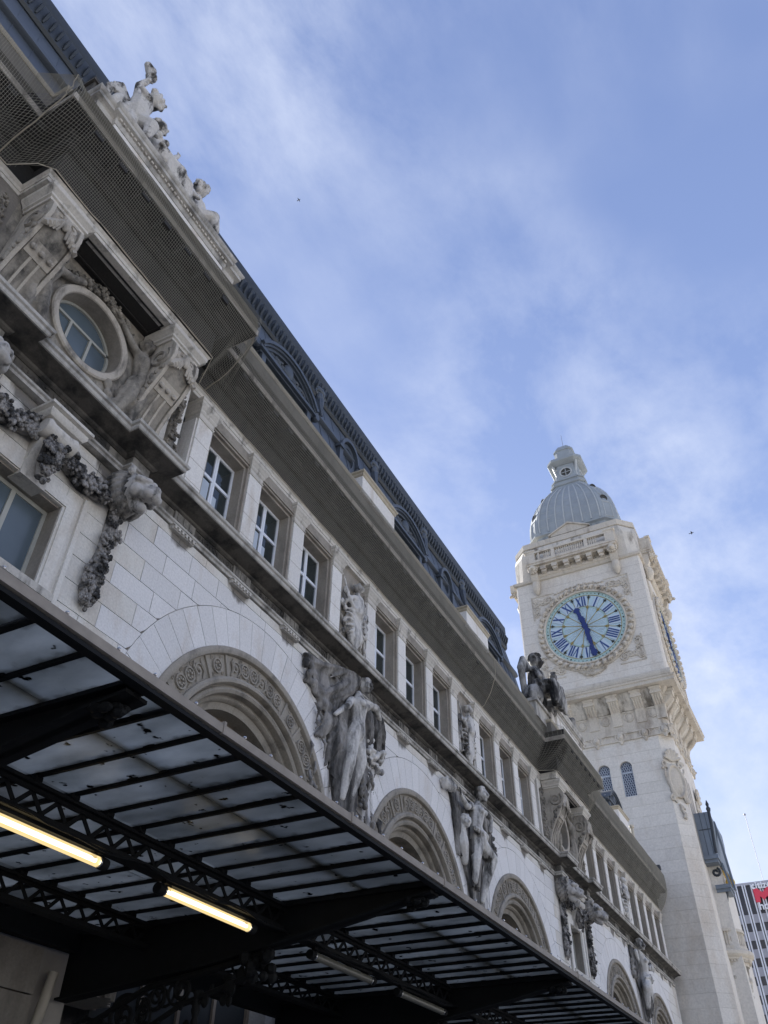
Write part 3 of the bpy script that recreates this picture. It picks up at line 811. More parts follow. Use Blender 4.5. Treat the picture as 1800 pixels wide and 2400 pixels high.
for (x0, x1), seed in zip(relief_bays, (3, 5, 9)):
    xm = (x0 + x1) / 2
    mb = MB().box(x0, x1, 10.12, 10.5, 13.2, 16.47)
    mb.box(x0, x0 + .08, 10.06, 10.2, 13.36, 16.1); mb.box(x1 - .08, x1, 10.06, 10.2, 13.36, 16.1)
    part('panel_back', mb, 'reveal_stone')
    o = sculpt('trophy_relief', trophy(seed, None), 'carved_stone', st, .03, .02, 1, tex_fine)
    o.location = (xm - 20, .02, 0); o.scale = (1.28, 1.2, 1)
    part('panel_moulding', MB().tube([(x0 + .2, 10.08, 13.5), (x0 + .2, 10.06, 14.0), (x0 + .42, 10.05, 14.3), (x0 + .16, 10.05, 14.6)], .025, 5)
         .tube([(x1 - .2, 10.08, 13.5), (x1 - .2, 10.06, 14.0), (x1 - .42, 10.05, 14.3), (x1 - .16, 10.05, 14.6)], .025, 5).tube([(xm - .3, 10.06, 13.9), (xm, 10.05, 13.96), (xm + .3, 10.06, 13.9)], .03, 5), 'capital_stone', 40)

# ------------------------------------------------------------------ upper entablature, cornice, parapet
def up_path(base, pav, b=2.52):
    pts = [(X0, base)]
    for p in PAV: pts += [(p - b, base), (p - b, pav), (p + b, pav), (p + b, base)]
    return pts + [(X1, base)]
UP = up_path(9.99, 9.24)
UPC = up_path(9.99, 9.10)
part('upper_architrave', MB().sweep(UP, [(-.3, 16.462), (-.02, 16.462), (-.02, 16.56), (.0, 16.56), (.0, 16.66), (.03, 16.68), (.05, 16.72), (-.3, 16.72)]), 'capital_stone', 30)
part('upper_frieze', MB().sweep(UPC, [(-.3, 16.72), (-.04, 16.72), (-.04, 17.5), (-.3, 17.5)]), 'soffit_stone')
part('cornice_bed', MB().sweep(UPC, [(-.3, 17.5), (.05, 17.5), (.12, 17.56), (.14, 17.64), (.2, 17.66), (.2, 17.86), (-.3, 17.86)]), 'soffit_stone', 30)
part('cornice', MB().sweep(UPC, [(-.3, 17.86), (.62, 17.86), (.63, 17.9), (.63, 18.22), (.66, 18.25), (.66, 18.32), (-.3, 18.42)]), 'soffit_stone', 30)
part('corona_face', MB().sweep(UPC, [(.60, 17.885), (.652, 17.88), (.652, 18.07), (.60, 18.07)]), 'aged_stone', 30)  # paler stone strip stands for the lit lower edge of the corona
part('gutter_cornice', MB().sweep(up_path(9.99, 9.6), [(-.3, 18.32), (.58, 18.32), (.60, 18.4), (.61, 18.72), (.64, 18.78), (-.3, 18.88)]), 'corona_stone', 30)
part('gutter_lip', MB().sweep(up_path(9.99, 9.6), [(.4, 18.8), (.645, 18.8), (.67, 18.85), (.67, 18.93), (.60, 18.96), (.4, 18.9)]), 'gutter_lip', 30)
mod = MB().box(-.11, .11, 9.36, 9.82, 17.68, 17.855); mod.box(-.13, .13, 9.36, 9.82, 17.82, 17.858)
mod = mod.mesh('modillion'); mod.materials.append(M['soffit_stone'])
x = X0 + .4
while x < X1 - .3:
    dy = -.89 if min(abs(x - p) for p in PAV) < 2.45 else 0
    if not any(2.45 < abs(x - p) < 2.8 for p in PAV):
        q = bpy.data.objects.new('modillion', mod); C.objects.link(q); q.parent = st; q.location = (x - 20, dy - 10, 0)
    x += .71 if x < 40 else 1.42
# low parapet blocks standing over the gutter
for x in (-.4, 17.2, 25.68, 48.07):
    mb = MB().box(x - 1.12, x + 1.12, 9.29, 9.8, 18.74, 19.42)
    o = part('parapet_block', mb, 'pilaster_stone')
    sub(o, 'coping', MB().sweep([(x - 1.12, 9.8), (x - 1.12, 9.29), (x + 1.12, 9.29), (x + 1.12, 9.8)], [(-.3, 19.42), (.02, 19.42), (.05, 19.46), (.05, 19.52), (.10, 19.56), (.10, 19.62), (-.3, 19.66)]), 'gutter_lip', 30)

# ------------------------------------------------------------------ mansard roof
def yroof(z): return 10.1 + (z - 18.9) / 4.9 * 1.05
XR = 34.6                                  # the tall roof stops at the far pavilion
rf = MB().prism([(9.9, 18.3), (10.1, 18.9), (10.42, 20.6), (10.78, 22.3), (11.12, 23.75), (11.2, 24.3), (16.0, 25.6), (29, 24), (29, 18)], 'x', X0, XR)
rf.prism([(9.9, 18.3), (10.1, 18.9), (11.6, 19.5), (29, 19.9), (29, 18)], 'x', XR, X1)
roof = part('mansard_roof', rf, 'zinc')
sub(roof, 'crest_band', MB().prism([(11.05, 23.62), (10.98, 23.70), (10.94, 24.42), (11.02, 24.52), (10.98, 24.6), (10.99, 24.98), (11.12, 25.06), (11.4, 25.0), (11.4, 23.6)], 'x', X0, XR), 'zinc_dark', 30)
sub(roof, 'roof_band', MB().prism([(10.62, 21.95), (10.56, 22.0), (10.6, 22.2), (10.7, 22.24), (10.9, 22.2), (10.9, 21.9)], 'x', X0, XR), 'zinc', 30)
leaf = MB().tube([(0, .02, -.3), (0, -.05, -.1), (0, -.1, .1), (0, -.03, .26)], [.03, .06, .05, .015], 5)
leaf = leaf.mesh('crest_leaf', 40); leaf.materials.append(M['zinc_dark'])
x = X0 + .2; k = 0
while x < XR - .2 and k < 290:
    q = bpy.data.objects.new('crest_leaf', leaf); C.objects.link(q); q.parent = roof; q.location = (x, 10.95, 24.08); x += .235; k += 1
# standing seams
seam = MB()
x = X0 + .3
while x < XR:
    seam.prism([(10.07, 18.92), (10.40, 20.6), (10.76, 22.3), (11.10, 23.7), (11.13, 23.7), (10.79, 22.3), (10.43, 20.6), (10.1, 18.92)], 'x', x - .012, x + .012); x += .62
s_ = sub(roof, 'standing_seams', seam, 'zinc'); s_['kind'] = 'stuff'

def big_dormer(cx):
    mb = MB()
    mb.box(cx - 1.15, cx + 1.15, 10.5, 11.4, 19.2, 21.35)
    d = part('dormer', mb, 'zinc_dark')
    zc = 21.40 - 1.10; r1 = sqrt(1.55 ** 2 + 1.10 ** 2)
    def seg(ra, rb, y0, y1):
        m_ = MB(); n = 20; al = acos(1.55 / r1); rings = []
        for i in range(n + 1):
            a = pi - al - (pi - 2 * al) * i / n
            rings.append([(cx + r * cos(a), y, zc + r * sin(a)) for r, y in ((ra, y0), (rb, y0), (rb, y1), (ra, y1))])
        return m_.loft(rings)
    h = seg(r1 - .02, r1 + .10, 10.2, 11.5); h2 = seg(r1 - .10, r1 - .02, 10.26, 11.5); h3 = seg(r1 - .2, r1 - .1, 10.34, 11.5)
    sub(d, 'hood', h, 'zinc', 30); sub(d, 'hood_moulding', h2, 'zinc', 30); sub(d, 'hood_moulding', h3, 'zinc', 30)
    sub(d, 'hood_base', MB().box(cx - 1.6, cx + 1.6, 10.28, 11.0, 21.26, 21.38).box(cx - 1.5, cx + 1.5, 10.38, 11.0, 21.18, 21.26), 'zinc', 30)
    orn = MB(); rr = random.Random(4)
    for k in range(16):
        t = -1.1 + 2.2 * k / 15
        orn.tube(spiral((t, 10.40, 21.52 + .22 * (1 - (t / 1.2) ** 2)), .15, .03, 1.1, 'xz', 8, start=rr.uniform(0, 6), sgn=rr.choice((-1, 1))), .035, 4)
    orn.ball((0, 10.38, 21.78), (.24, .1, .3), 8, 6)
    o = sub(d, 'pediment_scrolls', orn, 'zinc', 40); o.location = (cx, 0, 0)
    win = sub(d, 'window', MB().box(cx - .75, cx + .75, 10.45, 10.5, 19.5, 21.0), 'glass')
    for sx in (-1, 1):
        sub(d, 'bracket', MB().box(cx + sx * 1.3 - .1, cx + sx * 1.3 + .1, 10.36, 10.8, 20.7, 21.18).tube([(cx + sx * 1.3, 10.45, 20.7), (cx + sx * 1.3, 10.4, 20.3), (cx + sx * 1.3, 10.46, 20.0)], [.1, .12, .05], 6), 'zinc', 40)
        sub(d, 'end_scroll', MB().lathe([(0, -.1), (.14, -.1), (.17, -.04), (.17, .04), (.14, .1), (0, .1)], (cx + sx * 1.72, 10.42, 21.38), 12, 'y'), 'zinc', 40)
def small_dormer(cx):
    zc = 21.8; y = 10.58
    mb = MB(); mb.ring(cx, zc, [(.42, y), (.60, y), (.62, y + .08), (.60, y + 1.0), (.42, y + 1.0)], 28, .82)
    d = part('oculus_dormer', mb, 'zinc', 40)
    n = 16; rings = []
    for i in range(n + 1):
        a = pi - pi * i / n
        rings.append([(cx + r * cos(a) * .85, yy, zc + .02 + r * sin(a)) for r, yy in ((.62, y - .12), (.76, y - .12), (.76, y + .9), (.62, y + .9))])
    sub(d, 'hood', MB().loft(rings), 'zinc', 40)
    sub(d, 'glass', MB().lathe([(0, 0), (.44, 0), (.44, .02), (0, .02)], (cx, y + .12, zc), 24, 'y'), 'glass')
    b = MB()
    for sx in (-1, 1): b.box(cx + sx * .62 - .1, cx + sx * .62 + .1, y - .1, y + .7, 20.9, 21.75); b.box(cx + sx * .66 - .14, cx + sx * .66 + .14, y - .16, y + .7, 21.72, 21.82)
    b.box(cx - .85, cx + .85, y - .06, y + .7, 20.75, 20.92)
    sub(d, 'frame', b, 'zinc', 30)
    sub(d, 'lead_apron', MB().box(cx - .7, cx + .7, y - .02, y + .7, 19.9, 20.75), 'zinc')
def roof_mask(cx):
    mb = MB(); mb.ball((cx, 10.65, 23.0), (.17, .14, .24), 8, 6); mb.ball((cx, 10.6, 23.28), (.26, .1, .14), 8, 6)
    mb.tube([(cx, 10.62, 22.8), (cx - .05, 10.56, 22.4), (cx + .03, 10.5, 22.0)], [.16, .13, .04], 6)
    for sx in (-1, 1): mb.tube(spiral((cx + sx * .2, 10.62, 23.1), .14, .03, 1.2, 'xz', 8), .04, 4)
    part('roof_mask', mb, 'zinc', 50)
for cx in ARC[:3] + [51.6]: big_dormer(cx)
for cx in (17.22, 25.68): small_dormer(cx)
for cx in (15.2, 19.25, 23.7, 27.75, 32.1): roof_mask(cx)
part('flue', MB().lathe([(.10, 0), (.10, 1.2), (.16, 1.22), (.16, 1.36), (0, 1.42)], (53.3, 9.9, 19.3), 10).lathe([(.1, 0), (.1, .6)], (53.3, 9.9, 18.8), 10), 'pipe', 40)
part('floodlight', MB().box(57.2, 57.6, 9.3, 9.6, 19.05, 19.3).box(57.38, 57.42, 9.45, 9.5, 18.8, 19.05), 'zinc_dark')
# ------------------------------------------------------------------ the two pavilions
def console_meshes():
    S_ = [(.85, 16.12), (.06, 16.12), (-.07, 15.92), (-.10, 15.62), (.02, 15.3), (.19, 14.98), (.44, 14.6), (.62, 14.2), (.69, 13.9), (.67, 13.6), (.55, 13.38), (.45, 13.26), (.85, 13.26)]
    def Sy(z):
        for (y0, z0), (y1, z1) in zip(S_[1:11], S_[2:12]):
            if z1 <= z <= z0: return y0 + (y1 - y0) * (z0 - z) / (z0 - z1)
        return .5
    core = MB().prism([(y + .05 if y < .8 else y, z) for y, z in S_], 'x', -.30, .30)
    rails = MB()
    for a, b in ((-.40, -.32), (.32, .40)): rails.prism(S_, 'x', a, b)
    for a, b in ((-.125, -.075), (.075, .125)):
        zz = [14.75, 14.5, 14.2, 13.9, 13.65, 13.42]
        rails.prism([(Sy(z) + .015, z) for z in zz] + [(.8, 13.42), (.8, 14.75)], 'x', a, b)
    rails.prism([(Sy(15.04) + .02, 15.04), (Sy(14.76) + .02, 14.76), (.7, 14.76), (.7, 15.04)], 'x', -.295, .295)
    btn = MB()
    for x in (-.2, 0, .2): btn.ball((x, Sy(14.9) + .0, 14.9), (.07, .05, .07), 8, 6)
    leaf = MB(); r = random.Random(8)
    for sx in (-1, 1):
        leaf.tube(spiral((sx * .16, -.02, 15.78), .16, .03, 1.2, 'xz', 10, start=1, sgn=sx), .05, 5)
        for k in range(5): leaf.tube([(sx * .06 * k, .0, 15.9 - .08 * k), (sx * (.1 + .07 * k), -.08, 15.62 - .1 * k), (sx * (.12 + .07 * k), -.02, 15.38 - .04 * k)], [.05, .06, .03], 5)
    leaf.ball((0, -.06, 15.7), (.1, .08, .2), 8, 6)
    sides = []
    for sx in (-1, 1):
        side = MB()
        side.tube([(sx * .41, p[1], p[2]) for p in spiral((0, .30, 15.62), .30, .04, 1.6, 'yz', 20, start=2.4)], .045, 5)
        side.ball((sx * .41, .30, 15.62), (.05, .08, .08), 8, 6)
        for k in range(18):
            z = 15.25 - .1 * k; side.ball((sx * .40, min(.74, Sy(max(13.4, z)) + .10 + r.uniform(-.03, .14)), z), (.06, r.uniform(.05, .10), r.uniform(.07, .12)), 6, 5)
        sides.append(side)
    plinth = MB().box(-.42, .42, .36, .85, 13.225, 13.30)
    return core, rails, btn, leaf, sides[0], sides[1], plinth
cm = console_meshes()
cm = [(n, m_.mesh(n, 35)) for n, m_ in zip(('console', 'rail', 'button', 'acanthus_leaf', 'side_scroll', 'side_scroll', 'plinth'), cm)]
for n, me in cm: me.materials.append(M['oculus_stone' if n in ('side_scroll', 'console') else 'aged_stone'])

def lion():
    mb = MB()
    mb.ball((0, -.10, .02), (.33, .34, .36), 14, 10)               # skull
    mb.cap((0, -.34, .00), (0, -.62, -.08), .19, .155)             # muzzle
    mb.cap((0, -.30, -.30), (0, -.50, -.36), .14, .10)             # jaw
    mb.cap((0, -.36, .12), (0, -.66, .02), .085, .10)              # bridge of the nose
    for sx in (-1, 1):
        mb.cap((sx * .06, -.40, .21), (sx * .26, -.32, .17), .075, .07)
        mb.ball((sx * .11, -.64, -.11), (.12, .11, .10), 8, 6); mb.ball((sx * .22, -.36, -.08), (.13, .13, .14), 8, 6)
        mb.ball((sx * .31, -.06, .33), (.09, .07, .11), 6, 5)
    mn = MB()
    for ring_, (rad, n, th) in enumerate(((.40, 14, .075), (.52, 18, .07))):
        for k in range(n):
            a = 2 * pi * (k + .5 * ring_) / n
            pts = []
            for t in range(4):
                rr_ = rad - .12 + .20 * t / 3
                aa = a + .35 * (t / 3) ** 2 * (1 if cos(a) > 0 else -1) * -1
                pts.append((rr_ * cos(aa) * .95, -.22 + .15 * ring_ + .10 * t / 3 * t, .0 + rr_ * 1.05 * sin(aa)))
            mn.tube(pts, [th * .9, th * 1.3, th * 1.2, .04], 6)
    mn.ball((0, .2, .02), (.52, .28, .56), 12, 8)
    return mb, mn
def grapes(pts, rad, n, seed, leafy=.35, y0=0.0):
    """a carved swag of grapes and vine leaves along a line"""
    r = random.Random(seed); mb = MB(); L = len(pts) - 1
    for k in range(n):
        t = r.random() * L; i = min(int(t), L - 1); f = t - i
        c = Vector(pts[i]).lerp(Vector(pts[i + 1]), f); q = rad[i] + (rad[i + 1] - rad[i]) * f
        a = r.uniform(0, 2 * pi); e = r.uniform(.2, 1.0)
        p = c + Vector((cos(a) * q * e, -abs(r.gauss(.5, .4)) * q * .6 * sqrt(max(0, 1 - e * e * .7)) + y0, sin(a) * q * e))
        if r.random() < leafy:
            s_ = q * r.uniform(.28, .5); w_ = r.uniform(0, pi)
            m_ = Matrix.Rotation(r.uniform(-.6, .6), 3, 'X') @ Matrix.Rotation(w_, 3, 'Y')
            for b in range(5):
                aa = 2 * pi * b / 5
                mb.ball(p + m_ @ Vector((cos(aa) * s_ * .55, -.04, sin(aa) * s_ * .55)), (s_ * .42, .035, s_ * .42), 6, 4)
        else: mb.ball(p, r.uniform(.042, .066), 6, 5)
    core = [Vector(p) + Vector((0, .03 + y0, 0)) for p in pts]
    mb.tube(core, [q * .75 for q in rad], 8)
    return mb
lion_mb, mane_mb = lion()
drop_mb = grapes([(0, 0, 0), (.04, 0, -.55), (.0, 0, -1.05), (-.05, 0, -1.5), (-.1, 0, -1.95), (-.08, 0, -2.25)], [.20, .24, .20, .25, .27, .12], 330, 5)
swag_mb = grapes([(0, 0, 0), (.32, 0, -.27), (.72, 0, -.38), (1.12, 0, -.33), (1.5, 0, -.12), (1.62, 0, .02)], [.18, .22, .24, .22, .18, .12], 300, 6)
keyst = MB()
keyst.sweep([(-.34, .3), (-.34, -.32), (.34, -.32), (.34, .3)], [(-.2, .38), (.05, .38), (.10, .44), (.10, .52), (.16, .56), (.16, .62), (-.2, .68)])
keyst.lathe([(0, -.36), (.16, -.36), (.20, -.3), (.17, -.2), (.17, .2), (.20, .3), (.16, .36), (0, .36)], (0, -.22, .2), 14, 'x')
keyst.prism([(.3, .4), (-.18, .4), (-.22, .1), (-.08, -.2), (.02, -.5), (.0, -.75), (.3, -.75)], 'x', -.27, .27)
def_leaves = grapes([(0, -.05, -.05), (0, -.02, -.35), (0, 0, -.7)], [.26, .22, .12], 60, 9, .7)
lion_me = drop_me = None
shared = {}
def shared_obj(key, name, mb, mat, loc, remesh=None, scale=None):
    if key in shared:
        o = shared[key].copy(); C.objects.link(o)
    else:
        if remesh: o = sculpt(name, mb, mat, st, *remesh)
        else: o = obj(name, mb, mat, st, 50)
        shared[key] = o
    o.parent = st; o.location = (loc[0] - 20, loc[1] - 10, loc[2])
    if scale: o.scale = scale
    return o

def oculus_figures(side):
    """boy (side 1) or winged woman (side -1) leaning on the round window frame, in the pavilion's coordinates"""
    mb = MB(); s = 1 if side == 1 else -1
    X = lambda v: v * s
    head(mb, (X(1.33), -.16, 16.02), .20, -.5 * s)
    mb.limb([(X(1.33), -.1, 15.82), (X(1.34), -.12, 15.5), (X(1.42), -.1, 15.15), (X(1.40), -.1, 14.9)], [.11, .23, .20, .22])
    mb.limb([(X(1.2), -.1, 15.68), (X(.95), -.14, 15.72), (X(.62), -.12, 15.98)], [.12, .09, .07])
    mb.limb([(X(1.55), -.1, 15.7), (X(1.68), -.16, 15.4), (X(1.5), -.2, 15.2)], [.11, .09, .07])
    mb.limb([(X(1.33), -.14, 14.85), (X(1.22), -.22, 14.3), (X(1.06), -.14, 13.75)], [.17, .13, .08])
    mb.limb([(X(1.5), -.14, 14.85), (X(1.54), -.2, 14.45), (X(1.43), -.12, 13.75)], [.17, .13, .08])
    mb.tube([(X(1.5), -.06, 15.9), (X(1.66), -.06, 16.05), (X(1.72), -.04, 15.6), (X(1.7), -.02, 15.1)], [.1, .16, .15, .04], 6)
    r = random.Random(31 + side)
    for k in range(24):
        a = r.uniform(-.2, 1.0)
        mb.ball((X(1.05 + r.uniform(-.3, .5)), -.04, 14.0 + r.uniform(-.5, .6)), (r.uniform(.07, .14), .08, r.uniform(.07, .16)), 6, 5)
    for k in range(7): mb.tube([(X(1.2 + .07 * k), -.1, 14.95), (X(1.1 + .12 * k), -.14, 14.4), (X(.95 + .13 * k), -.04, 13.7)], [.06, .07, .03], 5)
    if side != 1:
        for k in range(9): mb.tube([(X(1.3 + .05 * k), -.08, 15.6), (X(1.45 + .05 * k), -.1, 15.0), (X(1.3 + .06 * k), -.08, 14.3)], [.06, .1, .04], 5)
    return mb

for ip, p in enumerate(PAV):
    # oculus wall, ring, deep reveal and frame
    n = 36; RO, RI = 1.04, .87; zc = 15.08
    wall = MB()
    outer = []
    quadp = []
    for i in range(n):
        a = 2 * pi * i / n; c_, s_ = cos(a), sin(a)
        k = min(1.25 / max(abs(c_), 1e-6), (1.50 if s_ > 0 else 1.72) / max(abs(s_), 1e-6))
        quadp.append((p + c_ * k, zc + s_ * k)); outer.append((p + c_ * RI, zc + s_ * RI))
    vs = [(x, 10.03, z) for x, z in quadp] + [(x, 10.03, z) for x, z in outer]
    wall.add(vs, [(i, (i + 1) % n, n + (i + 1) % n, n + i) for i in range(n)])
    for sx in (-1, 1): wall.box(p + sx * 1.83 - .60, p + sx * 1.83 + .60, 10.035, 10.4, 13.3, 16.7)
    part('oculus_wall', wall, 'oculus_stone')
    rg = MB().ring(p, zc, [(RI, 9.97), (RI + .03, 9.95), (RO - .03, 9.95), (RO, 9.98), (RO, 10.1), (RI, 10.1)], 44)
    oc = part('oculus_surround', rg, 'aged_stone', 40)
    sub(oc, 'reveal', MB().ring(p, zc, [(RI - .02, 9.985), (RI + .0, 9.965), (RI + .05, 10.2), (RI + .05, 10.75), (RI - .02, 10.75)], 44), 'reveal_stone', 40)
    fr = MB().ring(p, zc, [(RI - .08, 10.34), (RI - .02, 10.34), (RI - .02, 10.42), (RI - .08, 10.42)], 40)
    fr.box(p - .83, p + .83, 10.34, 10.42, zc + .26, zc + .32)
    for dx in (-.28, .28): fr.box(p + dx - .03, p + dx + .03, 10.34, 10.42, zc - .78, zc + .26)
    of = sub(oc, 'frame', fr, 'grey_frame')
    sub(oc, 'pane', MB().lathe([(0, 0), (.85, 0), (.85, .01), (0, .01)], (p, 10.39, zc), 36, 'y'), 'glass_pale')
    # carved figures and ribbon swag round the window
    for side in (1, -1):
        o = sculpt('carved_figure', oculus_figures(side), 'oculus_stone', st, .035, .03, 1, tex_fine)
        o.location = (p - 20, .03, 0)
    sw = grapes([(-1.0, 0, .78), (-.62, 0, 1.06), (0, 0, 1.22), (.62, 0, 1.06), (1.0, 0, .78)], [.07, .12, .15, .12, .07], 110, 12 + ip, .5)
    o = obj('ribbon_swag', sw, 'oculus_stone', st, 50); o.location = (p - 20, -.02, zc)
    # soffit of the pavilion head
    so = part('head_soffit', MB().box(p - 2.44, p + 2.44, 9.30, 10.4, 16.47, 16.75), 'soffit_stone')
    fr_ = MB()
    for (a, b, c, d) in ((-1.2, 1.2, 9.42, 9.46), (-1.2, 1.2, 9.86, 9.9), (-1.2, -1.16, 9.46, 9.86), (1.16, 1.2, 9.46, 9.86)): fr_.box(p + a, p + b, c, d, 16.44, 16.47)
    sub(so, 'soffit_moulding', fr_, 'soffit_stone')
    # consoles standing on the sill blocks
    for sx in (-1, 1):
        q = None
        for nme, me in cm:
            r_ = bpy.data.objects.new(nme, me); C.objects.link(r_)
            if q is None: q = r_; q.parent = st; q.location = (p + sx * 1.83 - 20, 9.20 - 10, 0)
            else: r_.parent = q
        c0 = p + sx * 1.83
        part('console_cap', MB().sweep([(c0 - .44, 10.0), (c0 - .44, 9.27), (c0 + .44, 9.27), (c0 + .44, 10.0)],
             [(-.3, 16.12), (.0, 16.12), (.01, 16.18), (.05, 16.2), (.05, 16.26), (.10, 16.32), (.14, 16.36), (.15, 16.452), (-.3, 16.452)]), 'capital_stone', 30)
        sp = MB().box(c0 + sx * .86 - .28, c0 + sx * .86 + .28, 10.03, 10.4, 13.34, 16.46)
        part('ornament_strip', sp, 'cream_stone')
        g_ = grapes([(0, 0, 16.0), (.03, 0, 15.4), (-.03, 0, 14.8), (.02, 0, 14.3), (0, 0, 13.75)], [.10, .16, .14, .2, .14], 110, 40 + ip * 3 + sx, .6)
        o = obj('carved_drop', g_, 'oculus_stone', st, 50); o.location = (c0 + sx * .86 - 20, .0, 0)
        # lion heads, vine swags and drops below
        shared_obj('lion', 'lion_head', lion_mb, 'lion_stone', (p + sx * 1.85, 9.62, 12.0), (.02, .006, 1, tex_fine)).rotation_euler = (.35, 0, 0)
        shared_obj('mane', 'lion_mane', mane_mb, 'lion_mane_stone', (p + sx * 1.85, 9.68, 12.02), (.022, .012, 1, tex_fine), (.82, .9, .82))
        blk = part('lion_block', MB().box(p + sx * 1.88 - .30, p + sx * 1.88 + .30, 9.66, 10.05, 12.15, 12.47), 'dark_stone')
        shared_obj('drop', 'grape_drop', drop_mb, 'grape_stone', (p + sx * 1.82, 9.92, 11.62), None, (.82, .85, .95))
        o = shared_obj('swag', 'grape_swag', swag_mb, 'grape_stone', (p + sx * .20, 9.88, 12.0), None, (sx, 1, 1))
    shared_obj('key', 'keystone', keyst, 'capital_stone', (p, 9.9, 11.62))
    shared_obj('keyleaf', 'keystone_foliage', def_leaves, 'grape_stone', (p, 9.72, 11.6))
    # lower window with moulded jambs
    z0, z1, hw = 9.22, 10.92, .76
    wm = MB()
    for sx in (-1, 1):
        wm.box(p + sx * .98 - .23, p + sx * .98 + .23, 9.96, 10.1, z0 - .4, 11.38)
        wm.box(p + sx * .90 - .10, p + sx * .90 + .10, 9.93, 9.98, z0 - .4, 11.16)
        wm.box(p + sx * 1.16 - .05, p + sx * 1.16 + .05, 9.90, 9.98, z0 - .4, 11.36)
    wm.box(p - .745, p + .745, 9.961, 10.1, z1 + .01, 11.38); wm.box(p - .8, p + .8, 9.931, 9.98, z1 + .03, 11.16)
    lw = part('window_architrave', wm, 'cream_stone')
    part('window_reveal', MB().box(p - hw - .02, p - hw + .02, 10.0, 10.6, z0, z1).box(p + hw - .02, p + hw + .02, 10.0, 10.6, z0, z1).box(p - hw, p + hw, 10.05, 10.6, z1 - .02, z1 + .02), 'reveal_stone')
    part('window_sill', MB().box(p - 1.1, p + 1.1, 9.86, 10.6, z0 - .14, z0).box(p - 1.0, p + 1.0, 9.92, 10.0, z0 - .35, z0 - .14), 'capital_stone')
    f = MB(); y0, y1 = 10.30, 10.37
    for a, b in ((-hw + .02, -hw + .09), (hw - .09, hw - .02), (-.045, .045)): f.box(p + a, p + b, y0, y1, z0, z1 - .02)
    f.box(p - hw, p + hw, y0 + .004, y1, z1 - .10, z1 - .02); f.box(p - hw, p + hw, y0 + .004, y1, z0, z0 + .09)
    lwf = part('lower_window', f, 'grey_frame')
    for a, b in ((-hw + .09, -.045), (.045, hw - .09)): sub(lwf, 'pane', MB().box(p + a, p + b, 10.33, 10.345, z0 + .09, z1 - .1), 'glass_pale')
    # stepped attic over the cornice
    at = MB().box(p - 2.0, p + 2.0, 8.98, 9.8, 18.3, 19.82); at.box(p - 2.48, p - 2.0, 9.08, 9.8, 18.3, 19.62); at.box(p + 2.0, p + 2.48, 9.08, 9.8, 18.3, 19.62)
    ato = part('attic', at, 'pilaster_stone')
    sub(ato, 'attic_cornice', MB().sweep([(p - 2.48, 9.8), (p - 2.48, 9.08), (p - 2.0, 9.08), (p - 2.0, 8.98), (p + 2.0, 8.98), (p + 2.0, 9.08), (p + 2.48, 9.08), (p + 2.48, 9.8)],
        [(-.3, 19.64), (.02, 19.64), (.05, 19.70), (.05, 19.80), (.10, 19.84), (.17, 19.86), (.17, 19.97), (.20, 19.99), (.23, 20.05), (.23, 20.10), (-.3, 20.16)]), 'sill_stone', 30)
    de = MB().box(-.035, .035, 0, .06, 0, .075).mesh('dentil'); de.materials.append(M['capital_stone'])
    for k in range(34):
        q = bpy.data.objects.new('dentil', de); C.objects.link(q); q.parent = ato; q.location = (p - 1.96 + .1188 * k, 8.875, 19.775)

